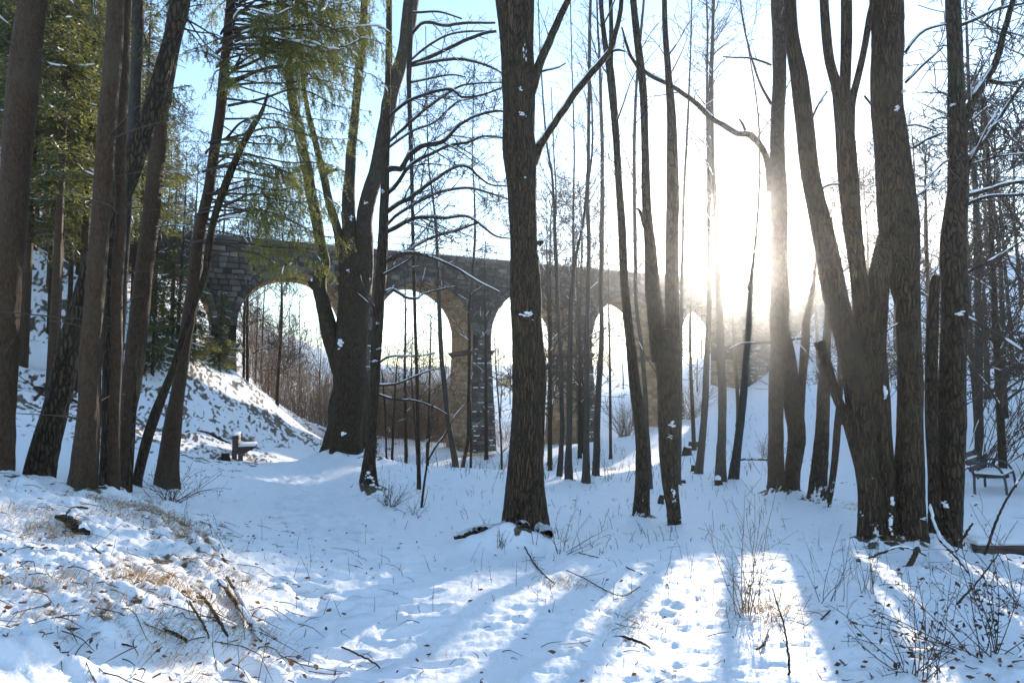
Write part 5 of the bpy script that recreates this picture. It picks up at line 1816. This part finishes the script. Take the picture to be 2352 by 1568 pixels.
stick('leaning_branch', 'short dark stake stuck in the snow below the fan of shoots', 'branch', [(1864, 1447, 4), (1885, 1423, 4), (1906, 1401, 4)], 4.7, dY=0.4)
stick('sapling_shoot', 'curved dark sapling shoot at the bottom edge right of centre, forking twice', 'shrub', [(1814, 1575, 7), (1812, 1520, 6), (1808, 1484, 5.5), (1800, 1430, 4.5), (1790, 1402, 4), (1780, 1370, 3), (1772, 1340, 2)], 3.75, twig=9, dY=0.35)
for nodes, lab in (([(1401, 1469, 3), (1425, 1466, 5), (1448, 1473, 6), (1480, 1484, 5), (1493, 1492, 3)], 'dark knobbly stick lying on sunlit snow at the bottom centre right'),
                   ([(1738, 1497, 4), (1754, 1484, 5), (1762, 1462, 4), (1766, 1450, 3)], 'short bent twig lying on the snow just below the fan of shoots'),
                   ([(1300, 1312, 2), (1340, 1330, 2.5), (1390, 1358, 2.5), (1430, 1372, 2), (1470, 1350, 2)], 'thin curved twig right of the centre tree shadow'),
                   ([(1205, 1258, 3), (1222, 1290, 3.5), (1245, 1318, 3.5), (1270, 1341, 3)], 'straight dark stick lying down the right side of the root mound'),
                   ([(1030, 1396, 2.5), (1055, 1396, 3), (1078, 1401, 2)], 'short twig in the shade of the centre tree'),
                   ([(785, 1490, 4), (815, 1504, 4), (855, 1524, 4), (872, 1538, 3)], 'half buried stick beside the trodden path at the bottom'),
                   ([(1330, 1272, 2), (1400, 1290, 3), (1440, 1306, 3), (1475, 1322, 3)], 'long thin branch lying on shaded snow right of the centre tree')):
    ground_stick('fallen_branch', lab, 'branch', nodes, twig=5)
ground_stick('mossy_log', 'curved mossy log half buried on the left bank', 'log', [(128, 1192, 9), (150, 1200, 16), (168, 1214, 20), (188, 1228, 18), (206, 1230, 10)], 'linden', snow=0.35, up=0.6)
for nodes, lab in (([(500, 1338, 8), (530, 1372, 10), (556, 1410, 10), (585, 1452, 9), (600, 1478, 6)], 'thickest of the brown roots running down the bank beside the path'),
                   ([(520, 1330, 6), (548, 1375, 7), (575, 1425, 6), (598, 1462, 4)], 'upper thin root running down the bank beside the path'),
                   ([(440, 1350, 5), (470, 1382, 7), (496, 1420, 8), (522, 1464, 6)], 'middle root sticking out of the snow on the bank'),
                   ([(430, 1376, 4), (450, 1412, 5), (470, 1445, 5), (480, 1470, 3)], 'left thin root sticking out of the snow on the bank'),
                   ([(376, 1448, 5), (400, 1462, 7), (424, 1474, 7), (430, 1482, 4)], 'short thick stick at the lower middle of the bank'),
                   ([(195, 1248, 3), (232, 1276, 4), (262, 1298, 4), (300, 1306, 3)], 'long thin stick lying down the upper bank'),
                   ([(148, 1195, 5), (162, 1172, 5), (180, 1168, 5), (202, 1172, 4)], 'pale hooked branch above the mossy log'),
                   ([(255, 1462, 3), (280, 1484, 4), (305, 1490, 3)], 'forked twig at the bottom of the left bank'),
                   ([(500, 1250, 5), (512, 1284, 7), (520, 1300, 6)], 'stub of dark root showing at the lower crest of the bank')):
    ground_stick('fallen_branch', lab, 'branch', nodes, 'spruce_bark' if 'root' in lab else 'linden', snow=0.35, twig=3)
for nodes, lab in (([(80, 920, 7), (110, 885, 8), (146, 836, 6)], 'pointed broken branch leaning on the left hillside'), ([(80, 890, 5), (140, 905, 6), (205, 945, 6)], 'long thin branch lying down the left hillside'),
                   ([(424, 995, 6), (455, 995, 9), (490, 1003, 9), (530, 1022, 5)], 'dark fallen branch left of the wooden bench')):
    ground_stick('fallen_branch', lab, 'branch', nodes, snow=0.3)


def stump(label, px, py, w, h, tilt=0.0, snowh=0.5, name='tree_stump', red=False):
    p = hit(px, py)
    r = 0.5 * w * pxm(p[1]); hh = h * pxm(p[1])
    root = empty(name, p, label, 'stump' if name == 'tree_stump' else 'log')
    pts = np.array([[0, 0, -0.08, r * 1.25], [0, 0, hh * 0.4, r], [tilt * hh, 0, hh, r * 0.92]])
    trunk_mesh('trunk', np.column_stack([pts[:, :3] + p, pts[:, 3]]), M['linden'], root, p, 18, max(0.02, hh / 14), 0.08, 0.25, 0.4, random.randint(0, 999))
    tb = Tubes(); tb.add([(tilt * hh, 0, hh - 0.01), (tilt * hh, 0, hh + 0.012), (tilt * hh, 0, hh + 0.016)], [r * 0.93, r * 0.9, 0.001], 14)
    tb.build('cut_face', M['endgrain'], root)
    if snowh:
        tb = Tubes(); tb.add([(tilt * hh, 0, hh + 0.005), (tilt * hh, 0, hh + snowh * r), (tilt * hh, 0, hh + snowh * r * 1.5), (tilt * hh, 0, hh + snowh * r * 1.6)], [r * 1.0, r * 0.9, r * 0.45, 0.002], 14)
        tb.build('snow_cover', M['snow'], root)
    return root


stump('small reddish log stump standing beside the wooden bench', 518, 1054, 15, 14, 0, 0.15, 'log_stump')
stump('wide cut stump with a flat snow top behind the two parallel stems', 1593, 1026, 22, 12, 0, 0.25)
stump('dark cut log with a bright red-brown top left of the wide stump', 1577, 1046, 17, 18, 0.2, 0.3, 'log_stump')
stump('tiny stump left of the double-stemmed tree', 1594, 1082, 10, 14, 0, 0.3)
stump('small stump with a tall cap of snow at the foot of the straight trunk', 1649, 1114, 15, 12, 0, 0.9)
stump('small dark stump right of the parallel stems', 1568, 1112, 13, 10, 0, 0.5)
stump('leaning stump left of the parallel stems foot', 1518, 1157, 11, 20, 0.2, 0.4)
stump('little stump under the arching branch before the linden clump', 1972, 1296, 9, 10, 0, 0.2)
ground_stick('log', 'straight snow-topped log lying across the slope below the sun', 'log', [(1695, 1057, 6), (1725, 1057, 7), (1765, 1058, 7)], snow=1.0)


# ------------------------------------------------------------------ benches, footbridge, hut
def wooden_bench():
    p = hit(556, 1053)
    p = at(556, 1053, 24.5); p[2] = zg(p[0], p[1])
    root = empty('wooden_bench', p, 'dark wooden bench facing the path at the foot of the left slope', 'bench')
    root.rotation_euler = (0, 0, math.radians(19))
    for y in (-0.70, 0.70):
        b = Boxes(); b.box(-0.30, -0.14, y - 0.06, y + 0.06, -0.1, 0.88)
        b.build('back_post', M['plank'], root, bevel=0.012)
        b = Boxes()
        b.add8([(-0.14, y - 0.06, 0.24), (0.10, y - 0.06, 0.26), (0.10, y + 0.06, 0.26), (-0.14, y + 0.06, 0.24), (-0.14, y - 0.06, 0.44), (0.44, y - 0.06, 0.44), (0.44, y + 0.06, 0.44), (-0.14, y + 0.06, 0.44)])
        b.build('seat_bracket', M['plank'], root, bevel=0.012)
        b = Boxes(); b.box(-0.10, 0.06, y - 0.055, y + 0.055, -0.1, 0.26)
        b.build('leg', M['plank'], root, bevel=0.01)
    for x0 in (-0.12, 0.09, 0.30):
        b = Boxes(); b.box(x0, x0 + 0.185, -0.86, 0.86, 0.445, 0.50); b.build('seat_plank', M['plank'], root, bevel=0.008)
    for z0, x in ((0.56, -0.135), (0.74, -0.135)):
        b = Boxes(); b.add8([(x, -0.86, z0), (x + 0.05, -0.86, z0), (x + 0.05, 0.86, z0), (x, 0.86, z0), (x - 0.03, -0.86, z0 + 0.15), (x + 0.02, -0.86, z0 + 0.15), (x + 0.02, 0.86, z0 + 0.15), (x - 0.03, 0.86, z0 + 0.15)])
        b.build('back_plank', M['plank'], root, bevel=0.008)
    b = Boxes(); b.box(-0.10, 0.46, -0.84, 0.84, 0.503, 0.55); b.build('seat_snow', M['snow'], root, bevel=0.02)
    b = Boxes(); b.box(-0.31, -0.10, -0.84, 0.84, 0.885, 0.92); b.build('back_snow', M['snow'], root, bevel=0.015)


wooden_bench()


def metal_bench():
    p = at(2280, 1140, 16.2); p[2] = zg(p[0], p[1])
    root = empty('metal_bench', p, 'metal bench with curved tube armrests and snowy wooden slats', 'bench')
    root.rotation_euler = (0, 0, math.radians(-44))
    for y in (-0.62, 0.62):
        for nm, pts in (('arm_frame', [(-0.30, y, 0.66), (-0.12, y, 0.70), (0.08, y, 0.69), (0.24, y, 0.60), (0.33, y, 0.42), (0.36, y, 0.2), (0.37, y, -0.1)]),
                        ('back_frame', [(-0.46, y, 0.92), (-0.36, y, 0.72), (-0.28, y, 0.52), (-0.24, y, 0.40), (-0.24, y, 0.2), (-0.24, y, -0.1)]),
                        ('seat_rail', [(-0.25, y, 0.40), (0.0, y, 0.39), (0.34, y, 0.42)])):
            Q = smooth_path(np.array(pts), 22)
            tb = Tubes(); tb.add(Q, np.full(22, 0.027), 8); tb.build(nm, M['iron'], root)
    for i, (x, z) in enumerate(((-0.445, 0.84), (-0.37, 0.69), (-0.305, 0.54))):
        b = Boxes(); b.add8([(x, -0.72, z - 0.05), (x + 0.03, -0.72, z - 0.055), (x + 0.03, 0.72, z - 0.055), (x, 0.72, z - 0.05), (x - 0.05, -0.72, z + 0.05), (x - 0.02, -0.72, z + 0.045), (x - 0.02, 0.72, z + 0.045), (x - 0.05, 0.72, z + 0.05)])
        b.build('back_slat', M['plank'], root)
        b = Boxes(); b.box(x - 0.07, x - 0.0, -0.71, 0.71, z + 0.052, z + 0.085); b.build('slat_snow', M['snow'], root, bevel=0.012)
    for i in range(5):
        x = -0.22 + i * 0.112
        b = Boxes(); b.box(x, x + 0.085, -0.72, 0.72, 0.423, 0.455); b.build('seat_slat', M['plank'], root)
    b = Boxes(); b.box(-0.21, 0.33, -0.70, 0.70, 0.458, 0.49); b.build('seat_snow', M['snow'], root, bevel=0.012)


metal_bench()


def footbridge():
    p = at(2290, 1236, 10.1)
    z = zg(p[0] - 0.9, 10.4)
    root = empty('footbridge', (p[0], 10.1, z), 'snow-covered plank footbridge over the dark brook at the right edge', 'footbridge')
    for i in range(3):
        b = Boxes(); b.box(-0.72, 2.4, -0.62 + i * 0.44, -0.20 + i * 0.44, -0.13, 0.0); b.build('beam', M['plank'], root, bevel=0.01)
    b = Boxes(); b.box(-0.72, 2.4, -0.64, 0.70, 0.004, 0.075)
    b.build('snow_cover', M['snow'], root, bevel=0.03)
    b = Boxes(); b.box(0.62, 0.78, -0.70, -0.55, -0.9, 0.02); b.build('post', M['plank'], root, bevel=0.01)


footbridge()


def hut():
    p = at(1157, 886, 145); p[2] = zg(p[0], p[1])
    root = empty('yellow_hut', p, 'small yellow wooden hut with a snowy roof on the far meadow', 'hut')
    b = Boxes(); b.box(-1.6, 1.6, -1.1, 1.1, -0.4, 1.6); b.build('wall', M['hutwood'], root)
    for x0, x1 in ((-0.5, 0.12), (0.22, 0.84), (0.94, 1.5)):
        b = Boxes(); b.box(x0, x1, -1.16, -1.105, 0.25, 1.35); b.build('panel', M['yellow'], root)
    for sgn in (-1, 1):
        b = Boxes()
        v = [(-2.0, sgn * 1.6, 1.45), (2.0, sgn * 1.6, 1.45), (2.0, 0, 2.35), (-2.0, 0, 2.35)]
        v = v if sgn < 0 else v[::-1]
        b.add8(v + [(a, c, d + 0.14) for a, c, d in v]); rf = b.build('roof', M['hutwood'], root)
        b = Boxes(); b.add8([(a * .99, c, d + 0.145) for a, c, d in v] + [(a * .98, c, d + 0.30) for a, c, d in v]); b.build('roof_snow', M['snow'], root)
    b = Boxes(); b.box(-1.2, -0.65, -1.15, -1.105, -0.2, 1.3); b.build('door', M['plank'], root)


hut()


# roots at the foot of the centre tree
def root_limbs():
    for lab, lst in (('large dark furrowed trunk alone in the centre, two limbs rising to the right', [[(1168, 1215, 44), (1140, 1250, 36), (1108, 1274, 27), (1074, 1290, 19), (1044, 1300, 9)], [(1228, 1215, 46), (1247, 1262, 38), (1256, 1296, 32), (1260, 1326, 20)], [(1182, 1225, 42), (1152, 1272, 30), (1116, 1300, 20), (1100, 1328, 10)], [(1205, 1232, 40), (1202, 1272, 28), (1192, 1302, 14)]]),
                     ):
        rt = [o for o in COL.objects if o.get('label') == lab][0]
        b = np.array(rt.location)
        Y = b[1] - 0.12
        for nd in lst:
            pts = img_nodes(nd, Y, -0.45)
            for q in pts[1:]:
                g = zg(q[0], q[1]); q[2] = g + 0.45 * q[3] + 0.05
            o, _p, _r, _t = trunk_mesh('root', pts, M['linden'], rt, b, 24, 0.025, 0.10, 0.0, 0.0, random.randint(0, 999), snowdir=(-0.3, -0.6))
            a = o.data.attributes['snow']
            nv = len(o.data.vertices)
            co = np.empty(nv * 3, np.float32); o.data.vertices.foreach_get('co', co); co = co.reshape(-1, 3)
            nn = np.array([v.normal[:] for v in o.data.vertices])
            sv = np.clip(0.25 + 0.75 * nn[:, 2] + 0.45 * vnoise(co[:, 0] * 16, co[:, 1] * 16, co[:, 2] * 16, 3), 0, 1)
            a.data.foreach_set('value', sv.astype(np.float32))


root_limbs()


# ------------------------------------------------------------------ ground litter
def ground_points(n, px0, px1, r0, r1, power=0.0):
    px = px0 + (px1 - px0) * rng.random(n)
    Y = np.exp(np.log(r0) + (np.log(r1) - np.log(r0)) * rng.random(n))
    x = (px - 1176) / F * Y
    return x, Y, zbase(x, Y)


def litter():
    # dead leaves
    q = Quads()
    parts = [ground_points(520, -60, 760, 2.9, 8.5), ground_points(260, 560, 2352, 3.6, 12), ground_points(220, 1850, 2400, 3.4, 9)]
    for x, y, z in parts:
        n = len(x)
        c = np.column_stack([x, y, z + 0.022])
        s = (0.014 + 0.018 * rng.random(n))[:, None]
        u = randdir(n) * [1, 1, 0.5]; v = randdir(n) * [1, 1, 0.5]
        q.add(c, u * s, v * s * 0.7)
    q.build('fallen_leaves', M['leaf'], kind='stuff')
    # little twigs and stalks lying or standing in the snow
    tb = Tubes()
    x, y, z = ground_points(240, -60, 700, 2.8, 9)
    for a, b, c in zip(x, y, z):
        l = 0.06 + 0.34 * rng.random() ** 2; th = rng.normal() * 0.5 - 0.7
        d = np.array([math.cos(th), math.sin(th), 0.0])
        e = np.array([a, b, c + 0.02]); f = e + d * l; f[2] = zg(f[0], f[1]) + 0.02
        w = rng.normal(size=3) * 0.10 * l; w[2] = abs(w[2]) * 0.5
        tb.add([e, e * 0.75 + f * 0.25 + w * 0.8, (e + f) / 2 + w, e * 0.25 + f * 0.75 + w * 0.5, f], [0.0032, 0.003, 0.0026, 0.002, 0.0012], 4)
    x, y, z = ground_points(150, 640, 2352, 3.6, 14)
    for a, b, c in zip(x, y, z):
        l = 0.04 + 0.28 * rng.random() ** 2; th = rng.random() * 6.28
        d = np.array([math.cos(th), math.sin(th), 0.0])
        e = np.array([a, b, c + 0.015]); f = e + d * l; f[2] = zg(f[0], f[1]) + 0.015 + 0.05 * rng.random()
        w = rng.normal(size=3) * 0.12 * l; w[2] = abs(w[2]) * 0.5
        tb.add([e, e * 0.75 + f * 0.25 + w * 0.8, (e + f) / 2 + w, e * 0.25 + f * 0.75 + w * 0.5, f], [0.0028, 0.0026, 0.0022, 0.0018, 0.001], 4)
    tb.build('twig_litter', M['twig'], kind='stuff')
    tb = Tubes()
    for (n, p0, p1, r0, r1, h0, h1, rad) in ((420, 900, 1800, 8, 24, 0.08, 0.35, 0.0045), (70, 1500, 2250, 4.2, 9, 0.1, 0.4, 0.0024), (60, 640, 1500, 5, 9, 0.06, 0.25, 0.0025), (700, 860, 1900, 20, 50, 0.15, 0.7, 0.009), (90, -50, 640, 3.0, 8, 0.08, 0.35, 0.0024)):
        x, y, z = ground_points(n, p0, p1, r0, r1)
        keep = vnoise2(x * 0.9, y * 0.6, 71) > -0.15
        for a, b, c in zip(x[keep], y[keep], z[keep]):
            h = h0 + (h1 - h0) * rng.random() ** 1.6
            d = np.array([rng.normal() * 0.22, rng.normal() * 0.22, 1.0])
            e = np.array([a, b, c - 0.02])
            tb.add([e, e + d * h * 0.5, e + d * h + [rng.normal() * 0.08 * h, 0, 0]], [rad, rad * 0.8, rad * 0.5], 3)
            if rng.random() < 0.5:
                f = e + d * h * 0.55
                tb.add([f, f + np.array([rng.normal() * 0.3, rng.normal() * 0.3, 0.4]) * h * 0.4, f + np.array([rng.normal() * 0.5, rng.normal() * 0.5, 0.6]) * h * 0.5], [rad * 0.7, rad * 0.6, rad * 0.4], 3)
    tb.build('weed_stalks', M['twig'], kind='stuff')
    # dry grass tufts
    tb = Tubes()
    spots = [(110, 1215, 70), (125, 1235, 50), (60, 1175, 30), (20, 1170, 26), (95, 1200, 40), (215, 1140, 40), (235, 1150, 40), (275, 1165, 40), (330, 1150, 50), (345, 1170, 60), (365, 1185, 60), (385, 1205, 60), (400, 1215, 50),
             (270, 1190, 50), (300, 1165, 40), (430, 1235, 50), (440, 1250, 40), (410, 1200, 40), (320, 1310, 60), (345, 1330, 60), (360, 1345, 60), (100, 1320, 40), (130, 1345, 40), (470, 1270, 50), (480, 1300, 40), (500, 1320, 50), (555, 1340, 40),
             (535, 1420, 40), (560, 1450, 40), (510, 1380, 40), (365, 1450, 60), (350, 1430, 40), (320, 1390, 36), (80, 1430, 30), (120, 1445, 30), (290, 1325, 30), (455, 1540, 40), (420, 1370, 36), (590, 1500, 30),
             (1285, 1340, 46), (1430, 1415, 40), (1445, 1440, 30), (1745, 1400, 60), (1765, 1425, 50), (1760, 1365, 30), (1960, 1170, 30), (1940, 1160, 30), (2215, 1250, 40), (2225, 1262, 40), (2250, 1270, 40), (1400, 1080, 30), (1075, 1050, 50), (1100, 1048, 50), (1120, 1050, 40), (1060, 1052, 40)]
    for (px, py, n) in spots:
        p = hit(px, py)
        for _ in range(int(n * 2.2)):
            e = p + np.array([rng.normal() * 0.15, rng.normal() * 0.15, 0]) * (1 + p[1] * 0.02); e[2] = zg(e[0], e[1]) - 0.01
            l = (0.04 + 0.10 * rng.random() ** 1.5) * (1 + max(0, p[1] - 20) * 0.12)
            a = rng.normal() * 0.7 - 0.6
            d = np.array([math.cos(a) * 0.8, math.sin(a) * 0.8, 0.75 + 0.3 * rng.random()])
            f = e + d * l * 0.55; g = f + np.array([d[0] * 1.1, d[1] * 1.1, -0.35 + 0.5 * rng.random()]) * l * 0.5
            rr = 0.0011 + p[1] * 0.00013
            Q = smooth_path(np.array([e, f, g]), 6)
            tb.add(Q, np.linspace(rr, rr * 0.4, 6), 3)
    tb.build('dry_grass', M['grass'], kind='stuff')


litter()
# loose snow covers and twig crowns are masses nobody counts
for o in COL.objects:
    k = o.name.split('.')[0]
    if k in ('snow_cover', 'crown', 'needles', 'twigs', 'slat_snow') and o.parent is not None and 'kind' not in o:
        if k in ('snow_cover', 'crown', 'needles', 'twigs'):
            o['kind'] = 'stuff'

build_haze()
